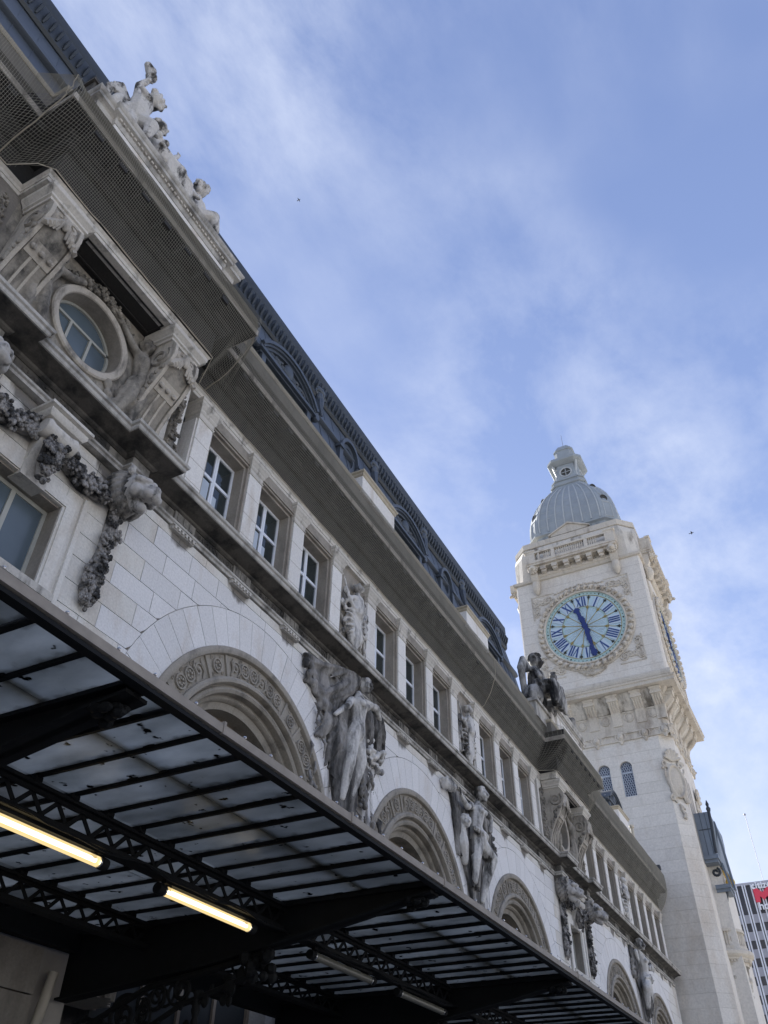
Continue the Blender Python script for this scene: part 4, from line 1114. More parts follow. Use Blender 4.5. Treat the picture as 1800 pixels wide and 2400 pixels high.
# ------------------------------------------------------------------ carved figures in the spandrels
def drapery(mb, a, b, n, w0, w1, y=-.04, r0=.05, r1=.03, seed=1):
    """n folds fanning from a to b"""
    r = random.Random(seed); a, b = Vector((a[0], y, a[1])), Vector((b[0], y, b[1]))
    for k in range(n):
        t = k / max(1, n - 1) - .5
        p0 = a + Vector((t * w0, r.uniform(-.06, .03), r.uniform(-.05, .05))); p2 = b + Vector((t * w1, r.uniform(-.06, .05), r.uniform(-.12, .12)))
        pm_ = p0.lerp(p2, .5) + Vector((r.uniform(-.1, .1), r.uniform(-.14, -.02), r.uniform(-.05, .05)))
        mb.tube([p0, p0.lerp(pm_, .5) + Vector((r.uniform(-.04, .04), -.03, 0)), pm_, p2], [r0, r0 * 1.25, r0 * 1.1, r1], 6)
def P3(x, z, y=-.05): return (x, y, z)
def figure_one():
    bk = MB(); mb = MB(); o = 17.22
    X = lambda x: x - o
    head(mb, (X(17.42), -.30, 12.62), .22, -.35)
    drapery(bk, (X(17.5), 12.92), (X(15.0), 12.15), 11, .35, .7, -.06, .065, .035, 2)
    drapery(bk, (X(17.2), 12.9), (X(16.2), 12.0), 8, .6, .9, -.08, .06, .03, 22)
    bk.prism([(X(14.75), 12.2), (X(15.1), 12.42), (X(15.6), 12.3), (X(16.1), 12.62), (X(17.0), 12.9), (X(17.7), 13.0), (X(17.7), 12.4), (X(16.8), 12.2), (X(16.2), 11.6), (X(15.9), 11.0), (X(15.7), 11.5), (X(15.2), 11.7)], 'y', -.06, .06)
    rw = random.Random(77)
    for k in range(70):                                   # torn strips and tendrils round the group
        x = rw.uniform(15.2, 18.9); z = rw.uniform(9.2, 12.6)
        if abs(x - 17.1) < .35: continue
        bk.tube([(X(x), -.03, z), (X(x + rw.uniform(-.12, .12)), -.12, z - rw.uniform(.1, .25)), (X(x + rw.uniform(-.15, .15)), -.02, z - rw.uniform(.3, .7))], [.03, .05, .012], 5)
    drapery(bk, (X(17.3), 12.85), (X(15.7), 11.4), 7, .5, .6, -.04, .10, .05, 3)
    for k in range(46):
        t = R.random(); x = X(14.6 + 1.7 * t + R.uniform(-.25, .25)); z = 12.2 - 1.2 * t + R.uniform(-.35, .25)
        bk.ball((x, R.uniform(-.12, 0), z), (R.uniform(.05, .16), .09, R.uniform(.05, .14)), 6, 5)
    mb.limb([(X(17.25), -.16, 12.36), (X(17.17), -.22, 11.95), (X(17.17), -.2, 11.55), (X(17.08), -.2, 11.1)], [.10, .27, .22, .29])
    for sx in (-.12, .14): mb.ball((X(17.17 + sx), -.42, 11.93), .10, 8, 6)
    mb.limb([(X(16.86), -.15, 12.0), (X(16.44), -.32, 11.6), (X(15.95), -.25, 11.15)], [.12, .10, .06])
    mb.limb([(X(17.52), -.15, 12.25), (X(18.1), -.25, 12.3), (X(18.45), -.2, 12.1)], [.12, .12, .07])
    drapery(bk, (X(18.1), 12.4), (X(18.55), 11.2), 7, .7, .8, -.05, .08, .04, 4)
    mb.limb([(X(16.95), -.2, 11.0), (X(16.75), -.26, 10.2), (X(16.68), -.12, 9.3)], [.22, .16, .10])
    mb.limb([(X(17.2), -.2, 11.0), (X(17.3), -.28, 10.4), (X(17.15), -.12, 9.5)], [.22, .17, .10])
    drapery(bk, (X(17.1), 11.1), (X(16.9), 8.9), 9, .7, .75, -.08, .08, .05, 5)
    drapery(bk, (X(16.6), 11.2), (X(16.15), 9.9), 5, .5, .3, -.02, .08, .04, 6)
    drapery(bk, (X(16.2), 11.3), (X(15.7), 10.5), 5, .4, .5, -.02, .08, .05, 7)
    for k in range(40):
        mb.ball((X(18.4 + R.uniform(-.55, .45)), R.uniform(-.16, 0), 11.2 + R.uniform(-.45, .5)), (R.uniform(.05, .12), .09, R.uniform(.05, .12)), 6, 5)
    for k in range(22): bk.ball((X(17.8 + R.uniform(-.15, .15)), -.1, 10.5 - .05 * k), R.uniform(.06, .11), 6, 5)
    bk.prism([(X(16.3), 12.3), (X(18.0), 12.3), (X(18.3), 11.2), (X(17.5), 9.8), (X(17.1), 8.2), (X(16.8), 8.2), (X(16.3), 9.6), (X(15.9), 11.0)], 'y', -.08, .06)
    return mb, bk
def figure_two():
    bk = MB(); mb = MB(); o = 25.68
    X = lambda x: x - o
    head(mb, (X(25.78), -.36, 12.60), .25, -.15, 1)
    mb.limb([(X(25.72), -.2, 12.35), (X(25.45), -.26, 11.9), (X(25.3), -.24, 11.4), (X(25.4), -.24, 10.95)], [.11, .28, .23, .32])
    for sx in (-.12, .16): mb.ball((X(25.45 + sx), -.48, 11.9), .11, 8, 6)
    mb.limb([(X(25.1), -.2, 12.02), (X(24.4), -.34, 11.72), (X(23.95), -.32, 11.98)], [.13, .10, .07])
    for k in range(4): mb.cap((X(23.95), -.34, 12.0), (X(23.72 + .03 * k), -.38, 12.12 - .07 * k), .04, .025, 6)
    for cx_, cz in ((23.55, 12.12), (23.15, 12.05)):
        head(mb, (X(cx_), -.16, cz), .2, .2, .4)
    mb.limb([(X(26.2), -.2, 12.2), (X(26.7), -.25, 12.1), (X(26.5), -.3, 11.6)], [.14, .12, .08])
    drapery(bk, (X(26.4), 12.3), (X(26.9), 10.9), 6, .4, .5, -.04, .08, .05, 8)
    bk.ball((X(27.0), -.08, 12.05), (.2, .08, .38), 10, 8)
    mb.limb([(X(25.3), -.26, 10.85), (X(25.05), -.28, 10.25), (X(25.05), -.2, 9.6)], [.25, .17, .10])
    mb.limb([(X(25.6), -.28, 10.85), (X(26.15), -.4, 10.55), (X(25.95), -.26, 9.9), (X(25.75), -.14, 9.2)], [.27, .22, .15, .08])
    drapery(mb, (X(25.0), 11.2), (X(25.7), 10.95), 5, .35, .4, -.32, .08, .06, 9)
    drapery(bk, (X(25.2), 10.9), (X(25.2), 9.5), 6, .35, .4, -.16, .08, .05, 10)
    head(mb, (X(24.4), -.26, 11.25), .21, -.6, 1)
    mb.limb([(X(24.35), -.1, 11.05), (X(24.4), -.1, 10.6), (X(24.6), -.08, 10.1)], [.16, .22, .12])
    drapery(bk, (X(24.3), 11.9), (X(24.4), 10.2), 7, .9, .5, .0, .08, .04, 11)
    for k in range(34): bk.ball((X(27.05 + R.uniform(-.3, .3)), R.uniform(-.16, 0), 11.35 + R.uniform(-.45, .35)), (R.uniform(.05, .11), .09, R.uniform(.05, .11)), 6, 5)
    bk.prism([(X(23.6), 12.2), (X(24.6), 12.3), (X(26.6), 12.3), (X(26.9), 11.2), (X(26.1), 10.2), (X(25.9), 8.9), (X(25.2), 8.9), (X(24.8), 9.7), (X(24.2), 10.7)], 'y', -.08, .06)
    return mb, bk
def spandrel(fig, x, flip=1):
    for nme, mb, mt, vx in (('spandrel_figure', fig[0], 'carved_stone', .026), ('carved_drapery', fig[1], 'backdrop_stone', .03)):
        o = sculpt(nme, mb, mt, st, vx, .018 if nme == 'spandrel_figure' else .07, 1 if nme == 'spandrel_figure' else 0, tex_fine if nme == 'spandrel_figure' else tex_rough)
        o.location = (x - 20, -.02, 0)
        spandrels.append(o)
spandrels = []
spandrel(figure_one(), 17.22)
spandrel(figure_two(), 25.68)
for q in spandrels[2:4]:
    c_ = q.copy(); C.objects.link(c_); c_.location = (48.07 - 20, -.02, 0); c_.scale = (-1, 1, 1)

# ------------------------------------------------------------------ roof statues
def boy_with_torch():
    mb = MB()
    head(mb, (.28, -.18, 2.08), .26, .75)
    mb.limb([(.18, -.05, 1.85), (.06, -.06, 1.55), (.04, -.1, 1.15), (.14, -.05, .85)], [.13, .29, .26, .30])
    mb.limb([(-.12, -.05, 1.74), (-.20, -.02, 2.2), (-.10, -.1, 2.64)], [.11, .085, .06])
    for k in range(4): mb.cap((-.10 + .015 * k, -.17, 2.6 + .05 * k), (.0, -.18, 2.6 + .05 * k), .035, .03, 6)
    mb.cap((-.1, -.10, 2.40), (-.06, -.1, 2.95), .05, .10)
    mb.lathe([(.06, 0), (.14, .1), (.16, .16), (.11, .2)], (-.05, -.1, 2.82), 10)
    mb.tube([(-.05, -.1, 2.98), (-.12, -.1, 3.16), (-.26, -.08, 3.30), (-.22, -.08, 3.44)], [.12, .15, .10, .02], 7)
    mb.limb([(.24, -.1, 1.7), (.02, -.34, 1.55), (-.2, -.3, 1.68)], [.12, .09, .07])
    mb.limb([(.16, -.1, .8), (.32, -.42, .55), (.3, -.4, .06)], [.24, .18, .10]); mb.limb([(.02, .0, .8), (.0, -.1, .4), (.05, .1, .02)], [.22, .16, .10])
    for sx, w in ((-1, .5), (1, .2)):
        for k in range(6): mb.tube([(-.1, .16, 1.6), (-.45 - .05 * k, .22, 1.95 - .12 * k), (-.62 + .02 * k, .26, 1.75 - .2 * k)], [.06, .09, .04], 5)
    drapery(mb, (-.2, 1.2), (-.35, .1), 6, .3, .5, .1, .08, .06, 13)
    mb.ball((0, 0, .05), (.5, .4, .14), 10, 6)
    return mb
def reclining_woman():
    mb = MB()
    head(mb, (0, -.1, 1.42), .22, .6)
    mb.limb([(0, 0, 1.2), (.1, 0, .9), (.3, 0, .5)], [.11, .27, .3])
    for sx in (-.1, .14): mb.ball((.08 + sx, -.24, .92), .10, 8, 6)
    mb.limb([(.26, -.06, 1.05), (.58, -.1, .92), (.72, -.12, 1.3)], [.11, .09, .06])
    for k in range(4): mb.cap((.72, -.12, 1.3), (.68 + .035 * k, -.14, 1.47), .03, .02, 5)
    mb.limb([(-.2, 0, 1.02), (-.35, -.2, .7), (-.1, -.34, .55)], [.11, .09, .06])
    mb.limb([(.3, -.1, .45), (.85, -.22, .62), (1.35, -.2, .2)], [.28, .2, .12]); mb.limb([(.3, .1, .4), (.9, .06, .42), (1.5, 0, .12)], [.28, .2, .12])
    for k in range(9): mb.tube([(.05 + .08 * k, -.3, .62), (.4 + .1 * k, -.32, .5), (.5 + .11 * k, -.26, .05)], [.07, .09, .06], 6)
    mb.tube([(-.3, .1, 1.0), (-.1, .25, 1.5), (.2, .2, 1.5), (.5, .15, 1.1)], [.08, .12, .12, .05], 6)
    return mb
def sitting_boy():
    mb = MB()
    head(mb, (0, -.1, 1.42), .26, -.9)
    mb.limb([(0, 0, 1.14), (.0, 0, .85), (.1, 0, .4)], [.12, .27, .28])
    mb.limb([(.22, -.05, 1.0), (.42, -.05, .7), (.55, -.05, .35)], [.12, .09, .06]); mb.limb([(-.2, -.05, 1.0), (-.32, -.2, .65), (-.15, -.35, .5)], [.12, .09, .06])
    mb.limb([(.16, -.1, .38), (.45, -.38, .52), (.62, -.4, .08)], [.2, .15, .09]); mb.limb([(.1, .05, .34), (.5, -.05, .28), (.95, -.1, .12)], [.2, .15, .08])
    mb.ball((1.0, -.1, .16), (.16, .12, .12), 8, 6)
    mb.ball((-.4, .05, .5), (.3, .3, .5), 8, 6)
    return mb
def enthroned():
    mb = MB()
    head(mb, (0, -.05, 2.75), .34, .25)
    mb.lathe([(.26, 0), (.34, .16), (.28, .18)], (0, -.02, 2.95), 10)
    mb.limb([(0, 0, 2.42), (0, .05, 1.95), (0, .1, 1.2)], [.16, .42, .46])
    mb.limb([(.4, 0, 2.15), (.75, -.2, 1.7), (.9, -.5, 1.75)], [.18, .14, .10]); mb.limb([(-.4, 0, 2.15), (-.6, -.3, 1.6), (-.25, -.5, 1.45)], [.18, .14, .10])
    mb.lathe([(.10, -.7), (.12, -.2), (.20, .3), (.12, .42), (.16, .5)], (.95, -.55, 2.0), 10)
    mb.limb([(.22, -.05, 1.15), (.35, -.85, 1.15), (.32, -.9, .2)], [.34, .28, .17]); mb.limb([(-.22, -.05, 1.15), (-.3, -.85, 1.1), (-.32, -.8, .2)], [.34, .28, .17])
    for k in range(14):
        x = -.65 + .1 * k; mb.tube([(x * .7, -.3, 1.4), (x, -.95, 1.2), (x * 1.1, -1.0, .6), (x * 1.15, -.95, .05)], [.1, .13, .12, .09], 6)
    mb.ball((0, .25, .6), (.8, .6, .7), 10, 8)
    for k in range(8): mb.tube([(-.35, .2, 2.2), (-.9 - .05 * k, .35, 2.55 - .12 * k), (-1.3 + .05 * k, .4, 1.9 - .2 * k), (-1.1 + .06 * k, .35, 1.0)], [.1, .18, .16, .06], 6)
    mb.ball((-.9, .0, .5), (.5, .5, .55), 8, 6); mb.ball((.85, -.1, .45), (.4, .45, .5), 8, 6)
    head(mb, (-.95, -.3, 1.05), .2, -.4)
    return mb
def statue(name, mb, loc, mat, label, cat, voxel=.04, scale=1.0, group=None):
    o = sculpt(name, mb, mat, None, voxel, .012, 0, tex_fine); o.location = loc; o.scale = (scale,) * 3
    return tag(o, label, cat, group)
zt = 20.13
statue('boy_statue', boy_with_torch(), (4.35, 9.2, zt), 'statue_stone', 'stone winged boy on the near attic raising a flaming torch above his head', 'statue', .024)
statue('woman_statue', reclining_woman(), (5.05, 9.2, zt + .12), 'statue_stone', 'stone woman reclining between two boys on the near attic, one hand lifted', 'statue', .026)
statue('boy_statue', sitting_boy(), (6.72, 9.2, zt), 'statue_stone', 'stone boy sitting at the far end of the near attic, looking back', 'statue', .026)
tag(obj('stone_block', MB().box(3.32, 3.95, 9.3, 9.8, zt - .05, zt + .62).box(3.26, 4.0, 9.25, 9.85, zt + .62, zt + .72), 'dark_stone'), 'dark stone block behind the boy with the torch', 'block')
statue('queen_statue', enthroned(), (34.0, 9.45, 19.45), 'statue_dark', 'soot-dark seated crowned figure holding a vase above the far pavilion, before the clock', 'statue', .05, 1.0)
o = part('statue_plinth', MB().box(32.4, 34.36, 9.2, 10.2, 18.6, 19.5).box(32.3, 34.36, 9.1, 10.3, 19.3, 19.45), 'sill_stone')
# the attic figures of the far pavilion
statue('child_statue', sitting_boy(), (37.2, 9.3, zt), 'statue_dark', 'soot-dark stone child sitting on the far attic behind the crowned figure', 'statue', .05)

# ------------------------------------------------------------------ pigeon netting hung over the main cornice
def ylow(x):
    d = min(abs(x - p) for p in PAV); return 9.955 - .78 * (1 - smoothstep(2.6, 3.0, d))
def yedge(x):
    d = min(abs(x - p) for p in PAV); return 9.30 - .84 * (1 - smoothstep(3.17, 3.55, d))
def ztop(x):
    d = min(abs(x - p) for p in PAV); return 18.86 - .42 * (1 - smoothstep(3.1, 3.3, d))
def net_point(x, v):
    """v from 0 (wall, just over the capitals) through 1 (cornice edge) to 2 (gutter)"""
    ym, ye = ylow(x), yedge(x)
    wob = .035 * noise.noise((x * .8, v * 1.7, 2.0))
    if v <= 1:
        s_ = sin(pi * v)
        return Vector((x, ym + (ye - ym) * v - .02 + wob, 16.72 + 1.16 * v - .16 * s_ + .03 * noise.noise((x * 1.3, v * 2, 7))))
    t = v - 1
    return Vector((x, ye - .05 * (1 - t) * t * 2 - .015 + wob * .5, 17.88 + (ztop(x) - 17.88) * t))
NETS = [(X0 + .2, 2.75, 'grey safety netting under the cornice left of the near pavilion'), (2.75, 9.3, 'grey safety netting bulging round the near pavilion cornice'),
        (9.3, 27.3, 'long grey safety netting under the cornice over the near windows'), (27.3, 41.0, 'grey safety netting wrapped round the far pavilion cornice'), (41.0, X1 - .1, 'grey safety netting under the cornice next to the clock tower')]
VS = [0, .15, .3, .45, .6, .75, .9, 1.0, 1.12, 1.35, 1.6, 1.82, 2.0]
for a, b, lab in NETS:
    mb = MB(); cell = .050 if a < 20 else (.065 if a < 35 else .085)
    w_ = .0042 if a < 20 else (.0055 if a < 35 else .007)
    x = a
    while x <= b:
        mb.tube([net_point(x + .02 * noise.noise((x * 3, v, 0)), v) for v in VS], w_, 3); x += cell
    length = 1.42 + 1.0; m_ = int(length / cell)
    for i in range(m_ + 1):
        v = 2.0 * i / m_
        st_ = .22 if b - a < 8 else .4
        k = max(2, int((b - a) / st_)); mb.tube([net_point(a + (b - a) * j / k, v) for j in range(k + 1)], w_, 3)
    o = tag(obj('safety_net', mb, 'net'), lab, 'net', 'safety nets under the main cornice')
    for xe in ((a, b) if a > 2 else (b,)):
        obj('edge_rope', MB().tube([net_point(xe + .04 * noise.noise((v * 4, xe, 1)), v) for v in VS], .014, 6), 'rope', o, 60)
    k = int((b - a) / .25)
    obj('lower_rope', MB().tube([net_point(a + (b - a) * j / k, 0) + Vector((0, -.015, .02 * noise.noise((j * .9, 3, 3)))) for j in range(k + 1)], .011, 5), 'rope', o, 60)
# ------------------------------------------------------------------ glass canopy over the pavement
CZ, YE, YW = 4.66, 4.12, 9.95
CX0, CX1 = -2.4, 57.9
GIRD = [4.0 + 5.4 * k for k in range(-1, 10)]
PITCH = 5.4 / 11
YA, YB, YP = 6.33, 8.54, 5.17
can = empty('glass_canopy', (20, 7, 0), label='long iron and glass canopy over the pavement in front of the station', cat='canopy')
def cpart(name, mb, mat, smooth=None):
    o = obj(name, mb, mat, can, smooth); o.location = (-20, -7, 0); return o
cpart('gutter', MB().prism([(YE - .06, 4.598), (YE - .06, 4.675), (YE - .03, 4.675), (YE + .02, 4.66), (YE + .12, 4.655), (YE + .12, 4.60), (YE, 4.59)], 'x', CX0, CX1), 'rust')
cpart('edge_angle', MB().box(CX0, CX1, YE - .04, YE + .05, 4.55, 4.585), 'iron')
gb = MB()
x = 3.2
for x in (2.37, 4.9, 7.1, 9.4, 14.8, 20.2): gb.box(x - .015, x + .015, YE - .07, YE - .02, 4.588, 4.70)
cpart('gutter_joint', gb, 'rust')
bolt = MB(); r = random.Random(3)
for k in range(60):
    x = 1.5 + k * .52 + r.uniform(-.1, .1); bolt.ball((x, YE - .045, 4.695), (.018, .018, .014), 6, 4)
b_ = cpart('gutter_bolts', bolt, 'chrome'); b_['kind'] = 'stuff'
ncol = int((CX1 - CX0) / PITCH)
x00 = 4.0 - 13 * PITCH
rows = [YE + .10, YP, YA, 7.4, YB, YW]
far = MB(); bars = MB()
pane_cache = {}
for j in range(len(rows) - 1):
    a, b = rows[j], rows[j + 1]
    me = MB().box(.012, PITCH - .012, a + .006, b + .006 if j < 4 else b, CZ + .035, CZ + .043).mesh('pane'); me.materials.append(M['pane'])
    pane_cache[j] = me
for k in range(ncol):
    x = x00 + k * PITCH
    for j in range(len(rows) - 1):
        if 0 < x < 25:
            q = bpy.data.objects.new('pane', pane_cache[j]); C.objects.link(q); q.parent = can
            q.location = (x - 20, -7, -.004 * (j % 2)); q.rotation_euler = (0, R.uniform(-.004, .004), 0)
        else: far.box(x + .012, x + PITCH - .012, rows[j], rows[j + 1], CZ + .035, CZ + .043)
fo = cpart('far_panes', far, 'pane'); fo['kind'] = 'stuff'
bar = MB().box(-.018, .018, YE + .02, YW, CZ - .008, CZ + .03); bar.box(-.010, .010, YE + .02, YW, CZ + .03, CZ + .075)
rb = random.Random(17)
bar_me = []
for v in range(4):
    m_ = MB(); m_.v, m_.f = list(bar.v), list(bar.f)
    for k in range(14):                               # flaking putty and moss along the bar
        y = rb.uniform(YE + .1, YW - .3); s_ = rb.choice((-1, 1))
        m_.ball((s_ * rb.uniform(.018, .03), y, CZ + .028), (rb.uniform(.008, .024), rb.uniform(.03, .16), .012), 6, 4)
    me = m_.mesh('glazing_bar'); me.materials.append(M['iron']); bar_me.append(me)
for k in range(ncol + 1):
    x = x00 + k * PITCH
    q = bpy.data.objects.new('glazing_bar', bar_me[k % 4]); C.objects.link(q); q.parent = can; q.location = (x - 20, -7, 0)
cpart('purlin', MB().box(CX0, CX1, YP - .06, YP + .06, CZ + .09, CZ + .19), 'iron')
for y in (YA, YB):
    mb = MB()
    mb.box(CX0, CX1, y - .085, y + .085, 4.59, 4.625); mb.box(CX0, CX1, y - .035, y - .02, 4.55, 4.59)
    mb.box(CX0, CX1, y - .085, y + .085, 4.315, 4.345); mb.box(CX0, CX1, y - .035, y - .02, 4.345, 4.385)
    ga = cpart('lattice_girder', mb, 'iron')
    # crossed flat bars
    def brace(w): 
        return MB().prism([(-.145 - w, 4.34), (-.145 + w, 4.34), (.115 + w, 4.60), (.115 - w, 4.60)], 'y', -.006, .006)
    br = [brace(.032).mesh('brace'), MB().prism([(.145 - .032, 4.34), (.145 + .032, 4.34), (-.115 + .032, 4.60), (-.115 - .032, 4.60)], 'y', .008, .02).mesh('brace')]
    for m_ in br: m_.materials.append(M['iron'])
    farb = MB(); x = CX0 + .1; step = .165; k = 0
    while x < CX1 - .1:
        if 2.5 < x < 17:
            q = bpy.data.objects.new('brace', br[k % 2]); C.objects.link(q); q.parent = ga; q.location = (x, y - .0, 0)
        else:
            s_ = 1 if k % 2 == 0 else -1
            farb.prism([(x - s_ * .145 - .032, 4.34), (x - s_ * .145 + .032, 4.34), (x + s_ * .115 + .032, 4.60), (x + s_ * .115 - .032, 4.60)], 'y', y - .006, y + .006)
        x += step; k += 1
    fb = sub(ga, 'far_braces', farb, 'iron'); fb['kind'] = 'stuff'
    # blocking pieces under the glass
    blk = MB()
    for k in range(ncol):
        x = x00 + k * PITCH; blk.box(x - .05, x + .05, y - .1, y + .1, 4.62, 4.665)
    sub(ga, 'packing_plates', blk, 'iron')
cpart('wall_plate', MB().box(CX0, CX1, 9.80, 9.97, 4.40, 4.70), 'iron')
# cross girders and their scrolled wall brackets
gp = [(YE + .08, 4.63), (YE + .08, 4.52), (YE + .5, 4.47), (YP, 4.37), (YA - .1, 4.20), (YA + .3, 4.13), (7.4, 4.02), (YW, 3.80), (YW, 4.63)]
def bracket_mb():
    mb = MB()
    for (y, z, r0, t, s0, sg) in ((9.35, 3.25, .34, 1.7, .5, 1), (8.75, 3.55, .26, 1.5, 2.2, -1), (8.25, 3.72, .2, 1.4, .5, 1), (9.45, 2.62, .26, 1.6, 3.0, -1), (7.8, 3.80, .15, 1.4, 2.0, -1), (9.5, 2.15, .18, 1.5, 0, 1)):
        mb.tube(spiral((0, y, z), r0, .05, t, 'yz', 30, s0, sg), .030, 6)
    rq = random.Random(8)
    for k in range(22):                                   # the smaller scrolls that fill the bracket
        t = rq.random(); y = 9.78 - 1.9 * t; z = 1.9 + 1.75 * t + rq.uniform(.0, 1.25 * (1 - t) + .2)
        mb.tube(spiral((rq.uniform(-.03, .03), y, min(z, 3.8)), rq.uniform(.10, .2), .03, rq.uniform(1.1, 1.6), 'yz', 16, rq.uniform(0, 6), rq.choice((-1, 1))), .022, 5)
    mb.tube([(0, 9.88, 1.7), (0, 9.80, 2.2), (0, 9.72, 2.9), (0, 9.3, 3.5), (0, 8.4, 3.86), (0, 7.4, 3.98), (0, 6.6, 4.1)], .045, 6)
    mb.tube([(0, 9.86, 1.8), (0, 9.62, 2.5), (0, 9.1, 2.95), (0, 8.5, 3.3), (0, 7.8, 3.62), (0, 7.1, 3.78), (0, 6.7, 3.9)], .038, 6)
    r = random.Random(12)
    for k in range(46):
        t = r.random(); y = 9.7 - 2.9 * t; z = 2.7 + 1.05 * t + r.uniform(-.5 * (1 - t), .25)
        mb.ball((r.uniform(-.05, .05), y, z), (.03, r.uniform(.04, .09), r.uniform(.04, .09)), 6, 5)
    for k in range(14): mb.ball((r.uniform(-.1, .1), 6.6 + r.uniform(-.28, .3), 3.98 + r.uniform(-.16, .1)), (r.uniform(.05, .1),) * 3, 6, 5)
    mb.lathe([(0, -.5), (.03, -.46), (.05, -.34), (.035, -.3), (.06, -.22), (.04, -.1), (.07, 0)], (0, 7.55, 3.76), 8)
    for s_ in (-1, 1): mb.tube([(0, 7.55, 3.6), (0, 7.55 + s_ * .16, 3.66), (0, 7.55 + s_ * .22, 3.82)], .025, 5)
    return mb
gm = MB().prism(gp, 'x', -.035, .035)
for (a, za), (b, zb) in zip(gp[1:-2], gp[2:-1]): gm.add([(-.12, a, za), (.12, a, za), (.12, b, zb), (-.12, b, zb), (-.12, a, za + .03), (.12, a, za + .03), (.12, b, zb + .03), (-.12, b, zb + .03)],
        [(0, 1, 2, 3), (4, 7, 6, 5), (0, 4, 5, 1), (1, 5, 6, 2), (2, 6, 7, 3), (3, 7, 4, 0)])
gm.box(-.11, .11, YE + .1, YW, 4.60, 4.64)
r = random.Random(2)
for k in range(9): gm.ball((r.uniform(-.1, .1), YE + .25 + r.uniform(-.12, .2), 4.47 + r.uniform(-.05, .03)), (.05, .07, .04), 6, 5)
gm_me = gm.mesh('cross_girder'); gm_me.materials.append(M['iron'])
br_me = bracket_mb().mesh('wall_bracket', 50); br_me.materials.append(M['iron'])
for gx in GIRD:
    q = bpy.data.objects.new('cross_girder', gm_me); C.objects.link(q); q.parent = can; q.location = (gx - 20, -7, 0)
    if gx < 27:
        t = bpy.data.objects.new('wall_bracket', br_me); C.objects.link(t); t.parent = q
# lower wall under the canopy: piers between the arches, with a pale stone near the bracket
part('downpipe', MB().tube([(9.06, 9.9, 0.2), (9.06, 9.9, 2.6), (9.0, 9.9, 3.3), (9.10, 9.88, 4.1)], .07, 8), 'pipe', 60)
for a, b in ((-5.0, 5.2), (6.8, 8.9), (16.3, 18.1), (24.8, 26.6), (33.2, 36.0), (37.7, 40.4), (47.2, 49.0), (55.6, 58.0)):
    z = 0.2
    while z < 4.3:
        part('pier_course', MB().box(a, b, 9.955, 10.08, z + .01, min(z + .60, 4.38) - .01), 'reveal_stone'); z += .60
# strip lights under the outer lattice girder
def strip_light(x, lit, label):
    o = empty('strip_light', (x, YA, 4.315), label=label, cat='strip light', group='strip lights under the canopy girder')
    obj('mount', MB().box(-.82, .82, -.03, .03, -.035, 0).box(-.75, -.70, -.02, .02, -.10, 0).box(.70, .75, -.02, .02, -.10, 0), 'iron', o)
    if lit:
        obj('tube_core', MB().lathe([(0, -.76), (.022, -.76), (.022, .76), (0, .76)], (0, 0, -.10), 10, 'x'), 'tube_core', o)
        obj('tube_cover', MB().lathe([(0, -.78), (.050, -.78), (.050, .78), (0, .78)], (0, 0, -.105), 18, 'x'), 'tube_glow', o, 40)
    else:
        obj('tube_cover', MB().lathe([(0, -.78), (.050, -.78), (.050, .78), (0, .78)], (0, 0, -.105), 18, 'x'), 'lamp_off', o, 40)
    for s_ in (-1, 1):
        obj('end_cap', MB().lathe([(0, -.05), (.058, -.05), (.062, 0), (.058, .05), (0, .05)], (s_ * .86, 0, -.105), 16, 'x'), 'iron', o, 40)
        obj('clip_ring', MB().lathe([(.0, -.012), (.055, -.012), (.055, .012), (0, .012)], (s_ * .80, 0, -.105), 16, 'x'), 'chrome', o, 40)
strip_light(5.24, True, 'lit strip light nearest the left edge, under the canopy girder')
strip_light(7.85, True, 'shorter-looking lit strip light beside the second cross girder')
strip_light(10.98, False, 'first unlit strip light, just past the second cross girder')
strip_light(13.55, False, 'second unlit strip light, half lost in shadow under the canopy')
strip_light(16.6, False, 'third unlit strip light, at the bottom edge of the view')
cb = [(x, YA - .12, 4.33 - .05 * abs(sin(x * 1.9)) + .012 * sin(x * 7)) for x in [3 + .2 * k for k in range(90)]]
tag(obj('cable', MB().tube(cb, .013, 5), 'iron'), 'thin black cable sagging along the canopy girder', 'cable')

# ------------------------------------------------------------------ clock tower
TX, TY = 63.0, 11.35
tw = empty('clock_tower', (TX, TY, 0), label='tall pale stone clock tower with a ribbed zinc dome', cat='tower')
def tpart(name, mb, mat, smooth=None, face=None, parent=None):
    """face None: tower coordinates; face 'f': the clock face towards -x; face 's': the face towards the street"""
    o = obj(name, mb, mat, parent or tw, smooth)
    if face == 'f' and parent is None: o.rotation_euler = (0, 0, -pi / 2)
    return o
def octo(h, c): return [(-h, -h + c), (-h + c, -h), (h - c, -h), (h, -h + c), (h, h - c), (h - c, h), (-h + c, h), (-h, h - c)]
def oloft(levels):
    return MB().loft([[(x, y, z) for x, y in octo(h, c)] for h, c, z in levels])
HS, CH = 4.50, 0.89
tpart('shaft', oloft([(HS - .30, CH - .10, 0), (HS - .30, CH - .10, 28.9)]), 'tower_mortar')
jf = MB()
hf_ = HS - CH - .01
jf.box(-hf_, hf_, -HS + .018, -HS + .31, 0, 24.53); jf.box(-hf_, hf_, -HS + .018, -HS + .31, 27.67, 28.7)
for a_, b_ in ((-hf_, -2.4 - .47), (-2.4 + .47, -.76 - .47), (-.76 + .47, .88 - .47), (.88 + .47, hf_)): jf.box(a_, b_, -HS + .018, -HS + .31, 24.53, 27.67)
tpart('mortar_bed', jf, 'tower_mortar', None, 'f')
jf = MB().box(-.615, .615, .014, .26, 0, 28.7)
jo = obj('mortar_bed', jf, 'tower_mortar', tw); jo.rotation_euler = (0, 0, -pi / 4); jo.location = (-(HS - CH / 2), -(HS - CH / 2), 0)
